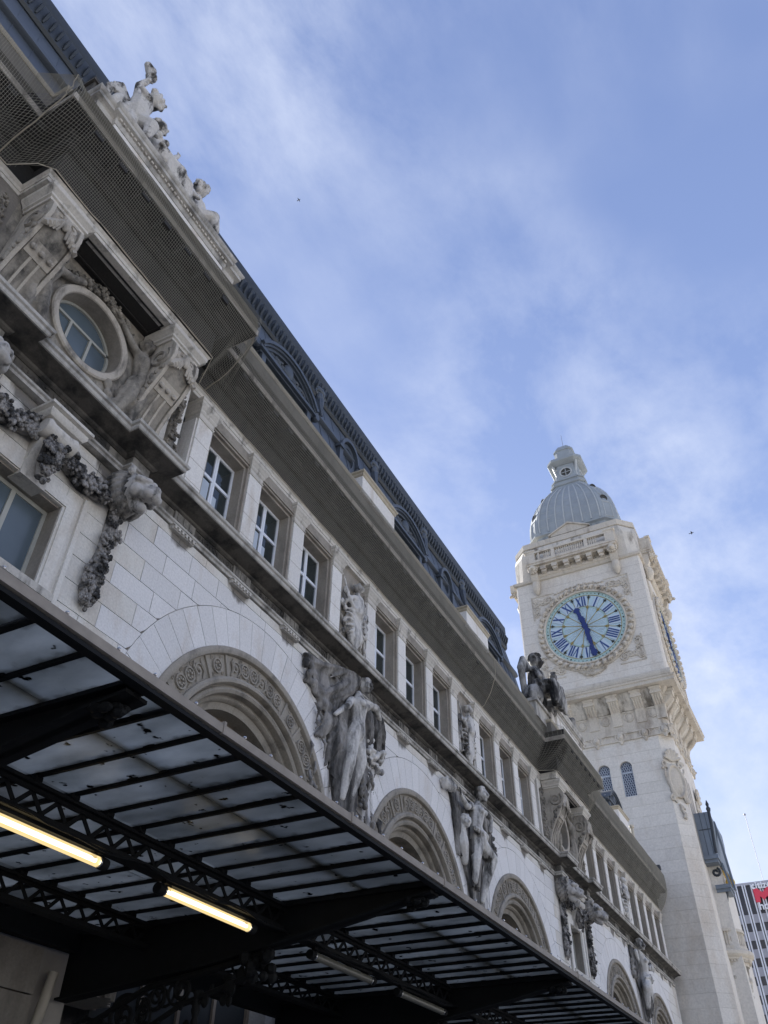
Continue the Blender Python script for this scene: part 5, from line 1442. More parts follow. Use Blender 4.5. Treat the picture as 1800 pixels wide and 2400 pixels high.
tpart('mortar_bed', MB().box(-hf_, hf_, -HS + .014, -HS + .31, 0, 28.7), 'tower_mortar')
# ashlar of the shaft: clock side, street side and the chamfer between
def tstone(poly_or_box, face):
    return obj('ashlar_stone', poly_or_box, 'tower_stone', tw)
WIN = [(u, 24.45, 26.6, .47) for u in (-1.95, -.0, 1.12)]
WINS = [(-.70, 24.45, 26.72, .47), (.82, 24.45, 26.72, .47), (-2.22, 24.45, 26.72, .47)]
# windows on the clock side, measured from the centre line (u positive to the right)
WU = [0.88, -0.76, -2.4]
def win_clip(a, b, z0, z1):
    """split a stone interval round the slit windows; returns free intervals"""
    iv = [(a, b)]
    for wu in WU:
        if z0 > 24.5 and z0 < 27.1:
            out = []
            for p, q in iv:
                if q <= wu - .46 or p >= wu + .46: out.append((p, q))
                else:
                    if p < wu - .46: out.append((p, wu - .46))
                    if q > wu + .46: out.append((wu + .46, q))
            iv = out
    return [t for t in iv if t[1] - t[0] > .05]
COURSE = .78; z = 6.6; row = 0
HF = HS - CH
bulk = MB()
while z < 28.6:
    z1 = min(z + COURSE, 28.7)
    off = .85 * (row % 2)
    us = [-HF] + [u for u in [-HF + off + 1.75 * k + R.uniform(-.25, .25) for k in range(1, 6)] if -HF + .3 < u < HF - .3] + [HF]
    for a, b in zip(us[:-1], us[1:]):
        for p, q in win_clip(a, b, z, z1):
            if z1 < 12 and q < -1.0: continue
            o = tstone(MB().box(p + .004, q - .004, -HS - R.uniform(0, .008), -HS + .31, z + .005, z1 - .005), 'f')
            o.rotation_euler = (0, 0, -pi / 2)
    # street side
    us = [-HF, -HF + 1.3 + off, HF] 
    for a, b in zip(us[:-1], us[1:]): bulk.box(a + .008, b - .008, -HS - .004, -HS + .31, z + .005, z1 - .005)
    # chamfer stone
    o = tstone(MB().box(-.629 + .003, .629 - .003, -.004 - R.uniform(0, .006), .26, z + .005, z1 - .005), 'c')
    o.rotation_euler = (0, 0, -pi / 4)
    k = (HS - CH / 2)
    o.location = (-k, -k, 0)
    z = z1; row += 1
bo = obj('side_stones', bulk, 'tower_stone', tw); bo['kind'] = 'stuff'

# slit windows with pierced lattice
for wu in WU:
    zb, zs_, rw = 24.54, 26.72, .46
    out = [(wu - .5, zb - .05), (wu + .5, zb - .05), (wu + .5, 27.4), (wu - .5, 27.4)]
    fr = MB()
    # arched spandrel piece with the opening cut
    pts = [(wu - .46, 26.70)] + [(wu + .44 * cos(pi - pi * i / 14), zs_ + .44 * sin(pi - pi * i / 14)) for i in range(15)] + [(wu + .46, 26.70), (wu + .46, 27.655), (wu - .46, 27.655)]
    fr.prism(pts, 'y', -HS + .0, -HS + .3)
    for s_ in (-1, 1): fr.prism([(wu + s_ * .46, zb), (wu + s_ * .44, zb), (wu + s_ * .44, 26.72), (wu + s_ * .46, 26.72)], 'y', -HS + .0, -HS + .3)
    o = tpart('window_surround', fr, 'tower_stone', None, 'f')
    gl = MB().box(wu - .45, wu + .45, -HS + .24, -HS + .26, zb, 27.2)
    sub(o, 'glass', gl, 'lattice_dark')
    la = MB()
    la.box(wu - .44, wu + .44, -HS + .16, -HS + .22, zb, zb + .08); la.box(wu - .44, wu + .44, -HS + .16, -HS + .22, 26.3, 26.38)
    for s_ in (-1, 1): la.box(wu + s_ * .41 - .03, wu + s_ * .41 + .03, -HS + .16, -HS + .22, zb, zs_)
    z = zb + .16; rw_ = 0
    while z < 27.1:
        for k in range(5):
            x = wu - .34 + .17 * k + (.085 if rw_ % 2 else 0)
            half = .42 if z < zs_ else sqrt(max(0, .42 ** 2 - (z - zs_) ** 2))
            if abs(x - wu) > half - .02: continue
            la.tube([(x + .072 * cos(a), -HS + .19, z + .105 * sin(a)) for a in [2 * pi * i / 6 for i in range(6)]], .017, 4, loop=True)
        z += .165; rw_ += 1
    sub(o, 'lattice', la, 'lattice', None)
# cartouche on the chamfer
def cartouche():
    mb = MB(); r = random.Random(6)
    mb.ball((0, 0, 0), (.55, .16, 1.1), 14, 10)
    mb.tube([(.62 * cos(a), -.1, 1.18 * sin(a)) for a in [2 * pi * i / 24 for i in range(24)]], .10, 6, loop=True)
    for k in range(7):
        a = pi * (k + .5) / 7
        mb.cap((0, -.08, 1.5), (.62 * cos(a), -.2, 1.55 + .75 * sin(a)), .08, .13, 6)
    for s_ in (-1, 1):
        mb.tube(spiral((s_ * .65, -.05, 1.25), .3, .06, 1.3, 'xz', 14, sgn=s_), .08, 6)
        mb.tube(spiral((s_ * .55, -.05, -1.25), .28, .06, 1.3, 'xz', 14, sgn=-s_), .08, 6)
        for k in range(16): mb.ball((s_ * (.75 + r.uniform(-.05, .2) - .03 * k), -.04, .9 - .16 * k), (r.uniform(.08, .15), .1, r.uniform(.08, .15)), 6, 5)
    for k in range(14): mb.ball((r.uniform(-.2, .2), -.1, -1.7 - .07 * k), r.uniform(.06, .12), 6, 5)
    return mb
ct = sculpt('cartouche', cartouche(), 'tower_trim', tw, .05, .02, 1, tex_fine)
k = HS - CH / 2; ct.location = (-k - .02, -k - .02, 25.2); ct.rotation_euler = (0, 0, -pi / 4)
ct2 = ct.copy(); C.objects.link(ct2); ct2.location = (1.6, -HS - .02, 23.6); ct2.rotation_euler = (0, 0, 0); ct2.scale = (1.1, 1, 1.25)
fl = MB()
for u in (-2.6, -1.7, -.8): fl.box(u - .22, u + .22, -HS - .03, -HS + .06, 20.0, 26.2)
tpart('slit_window', fl, 'mortar')

# cornice of masks and corbels
def sq(h): return [(-h, h), (-h, -h), (h, -h), (h, h), (-h, h)]
def tsweep(h, prof): return MB().sweep([(-h, h + .0), (-h, -h), (h, -h), (h, h)], prof)
tpart('string_moulding', MB().loft([[(x, y, zz) for x, y in octo(h, c)] for h, c, zz in ((HS, CH, 28.66), (HS + .10, CH - .1, 28.68), (HS + .10, CH - .2, 28.80), (HS + .02, .6, 28.84), (HS + .02, .5, 29.2), (HS + .12, .45, 29.22), (HS + .12, .4, 29.34), (HS, .3, 29.36))]), 'tower_trim')
tpart('corbel_drum', oloft([(HS - .02, .3, 29.3), (HS + .0, .2, 31.2), (HS + .5, .1, 32.0), (HS + .6, .05, 32.15)]), 'tower_trim')
corb = MB()
cprof = [(-HS + .3, 29.9), (-HS - .05, 29.9), (-HS - .07, 30.6), (-HS - .2, 31.0), (-HS - .5, 31.28), (-HS - .74, 31.55), (-HS - .92, 31.9), (-HS - .95, 32.14), (-HS + .3, 32.14)]
corb.prism(cprof, 'x', -.36, .36)
for k in range(4): corb.tube([(-.27 + .18 * k, -HS - .18, 31.0), (-.27 + .18 * k, -HS - .52, 31.30), (-.27 + .18 * k, -HS - .76, 31.58)], .07, 6)
corb.sweep([(-.36, -HS + .2), (-.36, -HS - .80), (.36, -HS - .80), (.36, -HS + .2)], [(-.1, 31.60), (.05, 31.62), (.07, 31.74), (.04, 31.80), (-.1, 31.8)])
corb.sweep([(-.36, -HS + .2), (-.36, -HS - .92), (.36, -HS - .92), (.36, -HS + .2)], [(-.1, 31.92), (.05, 31.94), (.08, 32.1), (-.1, 32.1)])
cv_ = MB().prism([(-HS + .3, 31.0), (-HS - .08, 31.0), (-HS - .35, 31.35), (-HS - .72, 31.75), (-HS - .84, 32.13), (-HS + .3, 32.13)], 'x', -.56, .56)
sh = MB()
sh.tube([(.33 * cos(a), -HS - .03, 30.55 + (.42 if sin(a) < 0 else .30) * sin(a)) for a in [2 * pi * i / 20 for i in range(20)]], .05, 5, loop=True)
sh.ball((0, -HS - .0, 30.5), (.27, .07, .33), 10, 6); sh.box(-.42, .42, -HS - .06, -HS, 30.86, 30.95)
mk = MB(); rr = random.Random(14)
mk.ball((0, -HS - .08, 29.0), (.26, .16, .30), 10, 8); mk.cap((0, -HS - .2, 29.0), (0, -HS - .26, 28.92), .05, .07)
mk.ball((0, -HS - .04, 28.62), (.15, .1, .22), 8, 6)
for k in range(16):
    a = 2 * pi * k / 16; mk.ball((.36 * cos(a), -HS - .04, 29.02 + .34 * sin(a)), (.1, .08, .11), 6, 5)
for s_ in (-1, 1): mk.tube(spiral((s_ * .5, -HS - .05, 29.2), .14, .03, 1.2, 'xz', 10), .04, 5)
for k in range(5):
    u = -3.66 + 1.83 * k
    for face in ('f', 's'):
        for nme, mb_, mt in (('shield', sh, 'tower_trim'), ('cove', cv_, 'tower_stain')):
            key = ('tw', nme)
            if key not in shared: shared[key] = mb_.mesh(nme, 45); shared[key].materials.append(M[mt])
            q = bpy.data.objects.new(nme, shared[key]); C.objects.link(q); q.parent = tw
            if face == 'f': q.rotation_euler = (0, 0, -pi / 2); q.location = (0, -u, 0)
            else: q.location = (u, 0, 0)
for k in range(6):
    u = -4.575 + 1.83 * k
    for face in ('f', 's'):
        for nme, mb_, mt in (('corbel', corb, 'tower_trim'), ('mask', mk, 'tower_trim')):
            key = ('tw', nme)
            if key not in shared: shared[key] = mb_.mesh(nme, 45); shared[key].materials.append(M[mt])
            uu = max(-4.25, min(4.25, u)) if nme == 'corbel' else max(-4.2, min(4.2, u))
            q = bpy.data.objects.new(nme, shared[key]); C.objects.link(q); q.parent = tw
            if face == 'f': q.rotation_euler = (0, 0, -pi / 2); q.location = (0, -uu, 0)
            else: q.location = (uu, 0, 0)
def sqs(prof): return MB().loft([[(x * (h), y * (h), z) for x, y in ((-1, -1), (1, -1), (1, 1), (-1, 1))] for h, z in prof])
tpart('corbel_cornice', sqs([(5.45, 32.14), (5.86, 32.16), (5.88, 32.22), (5.88, 32.42), (5.95, 32.46), (5.98, 32.6), (5.6, 32.72)]), 'tower_trim')
tpart('torus', sqs([(5.6, 32.72), (5.72, 32.78), (5.76, 32.95), (5.74, 33.15), (5.62, 33.28), (5.5, 33.3)]), 'tower_trim')
# clock stage
HC = 5.5
tpart('clock_stage', oloft([(HC, .12, 33.2), (HC, .12, 44.3)]), 'tower_stone')
jt = MB()
zz = 33.9; k = 0
while zz < 44.2:
    jt.box(-HC + .1, HC - .1, -HC - .003, -HC + .02, zz - .008, zz + .008); zz += .86
for fc in ('f', 's'):
    q = tpart('joint', jt, 'mortar', None, fc)
tpart('stage_moulding', sqs([(HC, 44.25), (HC + .16, 44.3), (HC + .2, 44.42), (HC + .2, 44.55), (HC + .12, 44.62)]), 'tower_trim')
tpart('top_block', oloft([(HC + .12, .9, 44.6), (HC + .12, 1.0, 47.2), (HC + .06, 1.15, 47.9), (HC - .05, 1.3, 48.1)]), 'tower_stain')
CT = MB()
tpart('corner_coping', oloft([(HC + .02, 1.2, 48.1), (HC + .06, 1.2, 48.14), (HC + .06, 1.2, 48.7), (HC - .3, 1.4, 48.95)]), 'tower_trim')

# one clock face with its balcony, built once and turned for each side
DZ, DR = 38.58, 3.35
NUM = ['XII', 'I', 'II', 'III', 'IIII', 'V', 'VI', 'VII', 'VIII', 'IX', 'X', 'XI']
def numeral(s_, h=.92, w=.40):
    """strokes of a roman numeral, upright, centred on the origin, facing -y"""
    mb = MB(); adv = {'I': .20, 'V': .46, 'X': .46}; tot = sum(adv[c] for c in s_); x = -tot / 2
    for c in s_:
        a = adv[c]; m_ = x + a / 2
        if c == 'I':
            mb.box(m_ - .055, m_ + .055, -.03, .0, -h / 2, h / 2)
        elif c == 'V':
            mb.prism([(m_ - .21, h / 2), (m_ - .07, h / 2), (m_ + .06, -h / 2), (m_ - .03, -h / 2)], 'y', -.03, 0); mb.prism([(m_ + .21, h / 2), (m_ + .15, h / 2), (m_ - .0, -h / 2), (m_ + .05, -h / 2)], 'y', -.026, 0)
        else:
            mb.prism([(m_ - .22, h / 2), (m_ - .08, h / 2), (m_ + .22, -h / 2), (m_ + .08, -h / 2)], 'y', -.03, 0); mb.prism([(m_ + .21, h / 2), (m_ + .15, h / 2), (m_ - .21, -h / 2), (m_ - .15, -h / 2)], 'y', -.026, 0)
        x += a
    return mb, tot
def fleur_mb(s=1.0):
    mb = MB()
    mb.tube([(0, 0, -.22 * s), (0, -.01, 0), (0, 0, .24 * s)], [.03 * s, .055 * s, .012 * s], 5)
    for sx in (-1, 1): mb.ball((sx * .09 * s, 0, .03 * s), (.06 * s, .02, .05 * s), 6, 5)
    mb.box(-.10 * s, .10 * s, -.01, .01, -.08 * s, -.04 * s)
    return mb
fleur_me = fleur_mb(1.0).mesh('fleur', 40); fleur_me.materials.append(M['fleur'])
fleur2_me = fleur_mb(.95).mesh('inner_fleur', 40); fleur2_me.materials.append(M['gilt'])
def hand(L, tail, w):
    mb = MB()
    outline = []
    prof = [(-tail, .10), (-tail * .7, w * .8), (-.3, w * .55), (0, w * .9), (.35, w * .6), (L * .45, w * .75), (L * .6, w * .5), (L * .78, w * .55), (L * .86, w * 1.15), (L * .93, w * .8), (L, .05)]
    left = []; right = []
    r = random.Random(5)
    for i in range(len(prof) - 1):
        for t in (0, .33, .66):
            z_ = prof[i][0] + (prof[i + 1][0] - prof[i][0]) * t; q = prof[i][1] + (prof[i + 1][1] - prof[i][1]) * t
            q *= 1 + (.22 if (len(left) % 2) else -.1)
            left.append((-q, z_)); right.append((q * (1 + r.uniform(-.1, .1)), z_))
    left.append((0, L)); poly = left + right[::-1]
    return mb.prism(poly, 'y', -.05, 0)
def crown_leaf():
    mb = MB()
    mb.tube([(-.2, 0, -.1), (-.06, -.12, .0), (.08, -.12, .06), (.22, 0, .12)], [.08, .15, .16, .08], 6)
    mb.tube([(0, -.03, -.24), (.03, -.13, 0), (0, -.05, .26)], [.07, .12, .05], 6)
    return mb
cl_me = crown_leaf().mesh('wreath_leaf', 60); cl_me.materials.append(M['tower_trim'])
balu = MB().lathe([(.07, 0), (.07, .05), (.045, .1), (.075, .24), (.085, .34), (.05, .52), (.04, .6), (.07, .66), (.07, .72)], (0, 0, 0), 8).mesh('baluster', 50); balu.materials.append(M['tower_trim'])
modb = MB().box(-.24, .24, -.62, .1, -.34, 0); modb.box(-.2, .2, -.5, .1, -.55, -.34)
modb = modb.mesh('modillion'); modb.materials.append(M['tower_trim'])
lionb = MB()
lionb.ball((0, -.65, -.2), (.34, .3, .36), 10, 8); lionb.cap((0, -.85, -.28), (0, -1.05, -.36), .17, .14)
for k in range(12):
    a = 2 * pi * k / 12; lionb.ball((.36 * cos(a), -.6, -.18 + .38 * sin(a)), (.13, .12, .13), 6, 5)
lionb.prism([(.1, 0), (-.55, 0), (-.5, -.4), (-.36, -1.0), (-.1, -1.5), (.1, -1.6)], 'x', -.32, .32)
lionb.tube([(0, -.12, -1.45), (0, -.2, -1.85), (0, -.14, -2.3), (0, -.02, -2.6)], [.32, .36, .30, .12], 8)
lionb = lionb.mesh('lion_bracket', 45); lionb.materials.append(M['tower_trim'])
scr = MB(); rs_ = random.Random(19)
def corner_carving(sx, sz):
    mb = MB()
    for k in range(7):
        t = k / 6
        mb.tube(spiral((sx * (2.55 + 1.35 * t), -.02, sz * (3.75 - .75 * t + .9 * t * t - .2)), .34 - .1 * t, .06, 1.3, 'xz', 12, start=k, sgn=1 if k % 2 else -1), .075, 5)
        mb.tube(spiral((sx * (3.9 - .1 * t), -.02, sz * (2.2 + 1.4 * t)), .28, .06, 1.2, 'xz', 10, start=k * 2), .07, 5)
    mb.box(min(sx * 2.2, sx * 4.25), max(sx * 2.2, sx * 4.25), -.03, .05, sz * 4.1 - .05, sz * 4.1 + .05)
    mb.box(sx * 4.2 - .05, sx * 4.2 + .05, -.03, .05, min(sz * 1.8, sz * 4.1), max(sz * 1.8, sz * 4.1))
    return mb
def build_face(face, full):
    rot = -pi / 2 if face == 'f' else 0
    def P(name, mb, mat, smooth=None, loc=(0, 0, 0)):
        o = obj(name, mb, mat, tw, smooth); o.rotation_euler = (0, 0, rot)
        l = Matrix.Rotation(rot, 3, 'Z') @ Vector(loc); o.location = l; return o
    clk = P('clock', MB().lathe([(0, 0), (DR + .02, 0), (DR + .02, .1), (0, .1)], (0, 0, 0), 64, 'y'), 'dial', None, (0, -HC - .06, DZ))
    def K(name, mb, mat, smooth=None, loc=(0, 0, 0), roty=0):
        o = obj(name, mb, mat, clk, smooth) if isinstance(mb, MB) else obj(name, mb, mat, clk)
        o.location = loc; o.rotation_euler = (0, roty, 0); return o
    K('dial_rim', MB().ring(0, 0, [(3.0, -.03), (3.35, -.03), (3.35, .02), (3.0, .02)], 72), 'dial_rim')
    K('dial_line', MB().ring(0, 0, [(2.98, -.04), (3.03, -.04), (3.03, .0), (2.98, .0)], 72), 'gilt')
    K('dial_line', MB().ring(0, 0, [(1.80, -.035), (1.90, -.035), (1.90, .0), (1.80, .0)], 60), 'dial_rim')
    K('dial_line', MB().ring(0, 0, [(1.93, -.04), (1.96, -.04), (1.96, .0), (1.93, .0)], 60), 'gilt')
    dots = MB()
    for i in range(60):
        a = 2 * pi * i / 60; c_ = (3.19 * sin(a), -.04, 3.19 * cos(a)); s_ = .075 if i % 5 == 0 else .045
        dots.ball(c_, (s_, .03, s_), 6, 4)
    K('minute_dots', dots, 'fleur')
    for i in range(12):
        ah = 2 * pi * i / 12
        mb, tot = numeral(NUM[i])
        K('numeral', mb, 'numeral_blue', None, (2.43 * sin(ah), -.045, 2.43 * cos(ah)), ah)
        K('numeral_plate', MB().prism([(-tot / 2 - .10, -.50), (tot / 2 + .10, -.50), (tot / 2 + .14, .50), (-tot / 2 - .14, .50)], 'y', -.02, 0), 'numeral_plate', None, (2.43 * sin(ah), -.02, 2.43 * cos(ah)), ah)
        am = ah + pi / 12
        K('spoke', MB().box(-.022, .022, -.03, 0, .15, 3.0), 'gilt', None, (0, -.005, 0), am)
        K('fleur', fleur_me, None, None, (2.80 * sin(am), -.04, 2.80 * cos(am)), am)
        K('inner_fleur', fleur2_me, None, None, (1.80 * sin(am), -.05, 1.80 * cos(am)), am)
        wv = MB()
        for j in range(3): wv.tube([((-.22 + .18 * j) * (q / 1.6) + .05 * sin(q * 6 + j), -.012, q) for q in (.5, .75, 1.0, 1.25, 1.5, 1.68)], .022, 4)
        K('ray_ripple', wv, 'numeral_plate', None, (0, 0, 0), ah)
    K('hour_hand', hand(1.95, .75, .26), 'hand_blue', None, (0, -.10, 0), 2 * pi * (11 + 28.5 / 60) / 12)
    K('minute_hand', hand(3.02, .9, .24), 'hand_blue', None, (0, -.16, 0), 2 * pi * 28.6 / 60)
    K('boss', MB().lathe([(0, -.24), (.16, -.22), (.2, -.1), (0, -.1)], (0, 0, 0), 12, 'y'), 'hand_blue')
    sr = P('clock_surround', MB().ring(0, 0, [(3.35, -.20), (3.44, -.24), (3.5, -.2), (3.5, .1), (3.35, .1)], 72).ring(0, 0, [(3.5, -.10), (4.0, -.12), (4.08, -.05), (4.08, .1), (3.5, .1)], 72), 'tower_trim', 40, (0, -HC - .02, DZ))
    nl = 44
    for i in range(nl):
        a = 2 * pi * i / nl
        q = bpy.data.objects.new('wreath_leaf', cl_me); C.objects.link(q); q.parent = sr
        q.location = (3.78 * sin(a), -.16, 3.78 * cos(a)); q.rotation_euler = (0, a + (.3 if i % 2 else -.3), 0); q.scale = (.95, .9, 1.0)
    for sx in (-1, 1):
        for sz in (-1, 1):
            o = obj('corner_scroll', corner_carving(sx, sz), 'tower_trim', sr, 50)
    gl_ = grapes([(-1.1, 0, -3.95), (-.6, 0, -4.25), (0, 0, -4.35), (.6, 0, -4.25), (1.1, 0, -3.95)], [.14, .24, .34, .24, .14], 90, 3, .6)
    obj('wreath_knot', gl_, 'tower_trim', sr, 50)
    gl_ = grapes([(-2.2, 0, 3.9), (-1.0, 0, 4.15), (0, 0, 4.2), (1.0, 0, 4.15), (2.2, 0, 3.9)], [.08, .12, .16, .12, .08], 60, 4, .6)
    obj('wreath_crest', gl_, 'tower_trim', sr, 50)
    # balcony
    bw, by = 3.98, -HC - 1.02
    bc = P('balcony', MB().box(-bw, bw, by, -HC, 45.42, 45.62).box(-bw - .06, bw + .06, by - .07, -HC, 45.62, 45.82).box(-bw + .1, bw - .1, by + .25, -HC, 45.26, 45.42), 'tower_trim')
    P('balcony_torus', MB().tube([(-bw + .3, -HC - .12, 44.75), (bw - .3, -HC - .12, 44.75)], .22, 8), 'tower_trim', 50)
    for k in range(6):
        q = bpy.data.objects.new('modillion', modb); C.objects.link(q); q.parent = bc; q.location = (-2.6 + 1.04 * k, -HC - .28, 45.26)
    for sx in (-1, 1):
        q = bpy.data.objects.new('lion_bracket', lionb); C.objects.link(q); q.parent = bc; q.location = (sx * 3.55, -HC - .15, 45.40)
    pb_ = MB()
    for u, w_ in ((-3.6, .42), (3.6, .42), (-1.5, .16), (1.5, .16)):
        pb_.box(u - w_, u + w_, by + .02, by + .34, 45.82, 46.86)
    pb_.box(-bw, bw, by, by + .36, 46.72, 46.9); pb_.box(-bw + .1, bw - .1, by + .06, by + .30, 45.82, 45.98)
    pb_.box(-2.9, -2.75, by + .05, by + .3, 45.9, 46.75)
    for s_ in (-1, 1):
        pb_.sweep([(s_ * 3.62 - .44, by + .36), (s_ * 3.62 - .44, by), (s_ * 3.62 + .44, by), (s_ * 3.62 + .44, by + .36)], [(-.1, 46.86), (.03, 46.9), (.08, 46.98), (.08, 47.06), (-.1, 47.1)])
        pb_.box(s_ * 3.62 - .46, s_ * 3.62 + .46, by + .3, -HC + .1, 45.82, 47.0)
    P('balustrade', pb_, 'tower_trim')
    pos = [-2.35 + .19 * k for k in range(4)] + [-1.15 + .19 * k for k in range(13)] + [1.78 + .19 * k for k in range(4)]
    for u in pos:
        q = bpy.data.objects.new('baluster', balu); C.objects.link(q); q.parent = bc; q.location = (u, by + .18, 45.99)
    # stone window with pediment behind the balustrade
    dy = -HC + .5
    ds = MB().box(-1.5, 1.5, dy, dy + 1.6, 47.0, 49.05); 
    for s_ in (-1, 1):
        ds.box(s_ * 2.6 - 1.2, s_ * 2.6 + 1.2, dy + .1, dy + 1.4, 47.0, 47.9)
        ds.box(s_ * 2.6 - 1.25, s_ * 2.6 + 1.25, dy + .02, dy + 1.4, 47.9, 48.0); ds.box(s_ * 2.6 - 1.2, s_ * 2.6 + 1.2, dy + .12, dy + 1.4, 48.0, 48.3); ds.box(s_ * 2.6 - 1.25, s_ * 2.6 + 1.25, dy + .04, dy + 1.4, 48.3, 48.42)
    w_ = P('attic_window', ds, 'tower_trim')
    sub(w_, 'opening', MB().box(-.62, .62, dy - .012, dy + .2, 47.4, 48.55), 'lattice_dark')
    sub(w_, 'frame', MB().box(-.80, -.62, dy - .08, dy + .1, 47.3, 48.72).box(.62, .80, dy - .08, dy + .1, 47.3, 48.72).box(-.62, .62, dy - .08, dy + .1, 48.55, 48.72), 'tower_trim')
    sub(w_, 'pediment', MB().prism([(-1.75, 49.05), (1.75, 49.05), (1.75, 49.2), (0, 50.05), (-1.75, 49.2)], 'y', dy - .22, dy + 1.6).prism([(-1.75, 49.2), (-1.95, 49.12), (-1.95, 49.24), (0, 50.22), (1.95, 49.24), (1.95, 49.12), (1.75, 49.2), (0, 50.05)], 'y', dy - .34, dy + 1.6), 'tower_trim')
build_face('f', True)
build_face('s', False)
sl = MB()
for s_ in (1,):
    sl.lathe([(0, 0), (.1, .02)], (0, 0, 0), 4)
# bracket seen past the hidden back edge of the clock stage
q = bpy.data.objects.new('lion_bracket', lionb); C.objects.link(q); q.parent = tw; q.location = (-3.55, HC + .1, 45.2); q.rotation_euler = (0, 0, pi)
tpart('rear_balcony', MB().box(-3.98, 3.98, HC, HC + 1.0, 45.0, 45.8), 'tower_trim')

# dome
dl = [(4.25, 1.1, 48.4), (4.25, 1.1, 50.0), (4.3, 1.1, 50.05), (4.5, 1.15, 50.15), (4.5, 1.15, 50.32), (4.2, 1.1, 50.4)]
dm = tpart('dome', oloft(dl), 'dome_zinc')
prof = [(4.18, 50.4), (4.24, 51.3), (4.16, 52.4), (3.96, 53.5), (3.62, 54.6), (3.16, 55.6), (2.62, 56.5), (2.12, 57.2), (1.80, 57.7), (1.70, 58.1)]
sub(dm, 'dome_shell', oloft([(h, 1.08 * h / 4.2 + .05, z) for h, z in prof]), 'dome_zinc', 30)
def prof_at(z):
    for (h0, z0), (h1, z1) in zip(prof[:-1], prof[1:]):
        if z0 <= z <= z1: return h0 + (h1 - h0) * (z - z0) / (z1 - z0)
    return prof[-1][0]
for face, rot in (('f', -pi / 2), ('s', 0)):
    for k in range(8):
        t = -1 + 2 * k / 7
        pts = []
        for z in [50.6 + .5 * i for i in range(15)]:
            h = prof_at(z); hw = h - 1.08 * h / 4.2 - .05
            if abs(t) > .9 and False: continue
            pts.append((t * hw * .94, -h - .03, z))
        o = sub(dm, 'batten', MB().tube(pts, [.085] + [.07] * (len(pts) - 2) + [.03], 6), 'dome_rib', 60); o.rotation_euler = (0, 0, rot)
    sm_ = MB()
    for i in range(7):
        for j in range(5):
            z = 51.2 + i * .98 + (.35 if j % 2 else 0)
            if z > 57: continue
            h = prof_at(z); hw = (h - 1.08 * h / 4.2) * .94
            a, b = -hw + 2 * hw * j / 5, -hw + 2 * hw * (j + 1) / 5
            sm_.tube([(a, -h - .005, z), (b, -h - .005, z)], .014, 4)
    o = sub(dm, 'lap_seams', sm_, 'dome_rib'); o.rotation_euler = (0, 0, rot)
    # scroll frieze under the dome
    sf = MB()
    for k in range(9): sf.tube(spiral((-2.6 + .65 * k, -4.27, 49.85), .2, .04, 1.3, 'xz', 10, start=k * 2, sgn=1 if k % 2 else -1), .05, 5)
    o = sub(dm, 'scroll_frieze', sf, 'dome_zinc', 50); o.rotation_euler = (0, 0, rot)
for ang in (-pi / 4, -3 * pi / 4, pi / 4):         # chamfers: panels and round vents
    for z, r_ in ((53.3, .27), (55.9, .19)):
        h = prof_at(z); c_ = 1.08 * h / 4.2 + .05; rad = (2 * h - c_) / sqrt(2)
        mb = MB()
        mb.tube([((r_ + .06) * cos(a), 0, (r_ + .06) * sin(a)) for a in [2 * pi * i / 14 for i in range(14)]], .07, 5, loop=True)
        mb.lathe([(0, -.02), (r_, -.02), (r_, .3), (0, .3)], (0, 0, 0), 12, 'y')
        o = sub(dm, 'vent', mb, 'fleur', 50); o.rotation_euler = (0, 0, ang); rr_ = Matrix.Rotation(ang, 3, 'Z') @ Vector((0, -rad - .0, z)); o.location = rr_
    for z0, z1, w0, w1 in ((50.8, 52.7, .42, .40), (53.9, 55.4, .34, .26)):
        pts = []
        for s_ in (-1, 1):
            seq_ = [z0 + (z1 - z0) * i / 5 for i in range(6)]
            if s_ == 1: seq_ = seq_[::-1]
            for z in seq_:
                h = prof_at(z); c_ = 1.08 * h / 4.2 + .05; rad = (2 * h - c_) / sqrt(2)
                f = (z - z0) / (z1 - z0); pts.append((s_ * (w0 + (w1 - w0) * f), -rad - .01, z))
        o = sub(dm, 'panel_moulding', MB().tube(pts, .05, 5, loop=True), 'dome_rib', 50); o.rotation_euler = (0, 0, ang)
ln = tpart('lantern', oloft([(1.78, .5, 58.0), (1.85, .5, 58.1), (1.85, .5, 58.3), (1.62, .45, 58.36), (1.62, .45, 58.7), (1.72, .48, 58.75), (1.72, .48, 58.9), (1.34, .4, 59.0)]), 'dome_zinc')
sub(ln, 'lantern_body', oloft([(1.30, .42, 58.9), (1.24, .42, 61.2)]), 'dome_zinc')
sub(ln, 'lantern_cornice', oloft([(1.3, .42, 61.2), (1.5, .5, 61.3), (1.78, .6, 61.5), (1.82, .6, 61.55), (1.82, .6, 61.85), (1.6, .5, 61.95), (1.5, .5, 62.0)]), 'dome_zinc')
sub(ln, 'lantern_cap', oloft([(1.0, .35, 62.0), (.97, .35, 63.6), (1.05, .36, 63.65), (1.05, .36, 63.8), (.75, .3, 64.4), (.2, .08, 64.6)]), 'dome_zinc')
sub(ln, 'lightning_rod', MB().tube([(0, 0, 64.5), (0, 0, 66.9)], [.03, .012], 5), 'fleur')
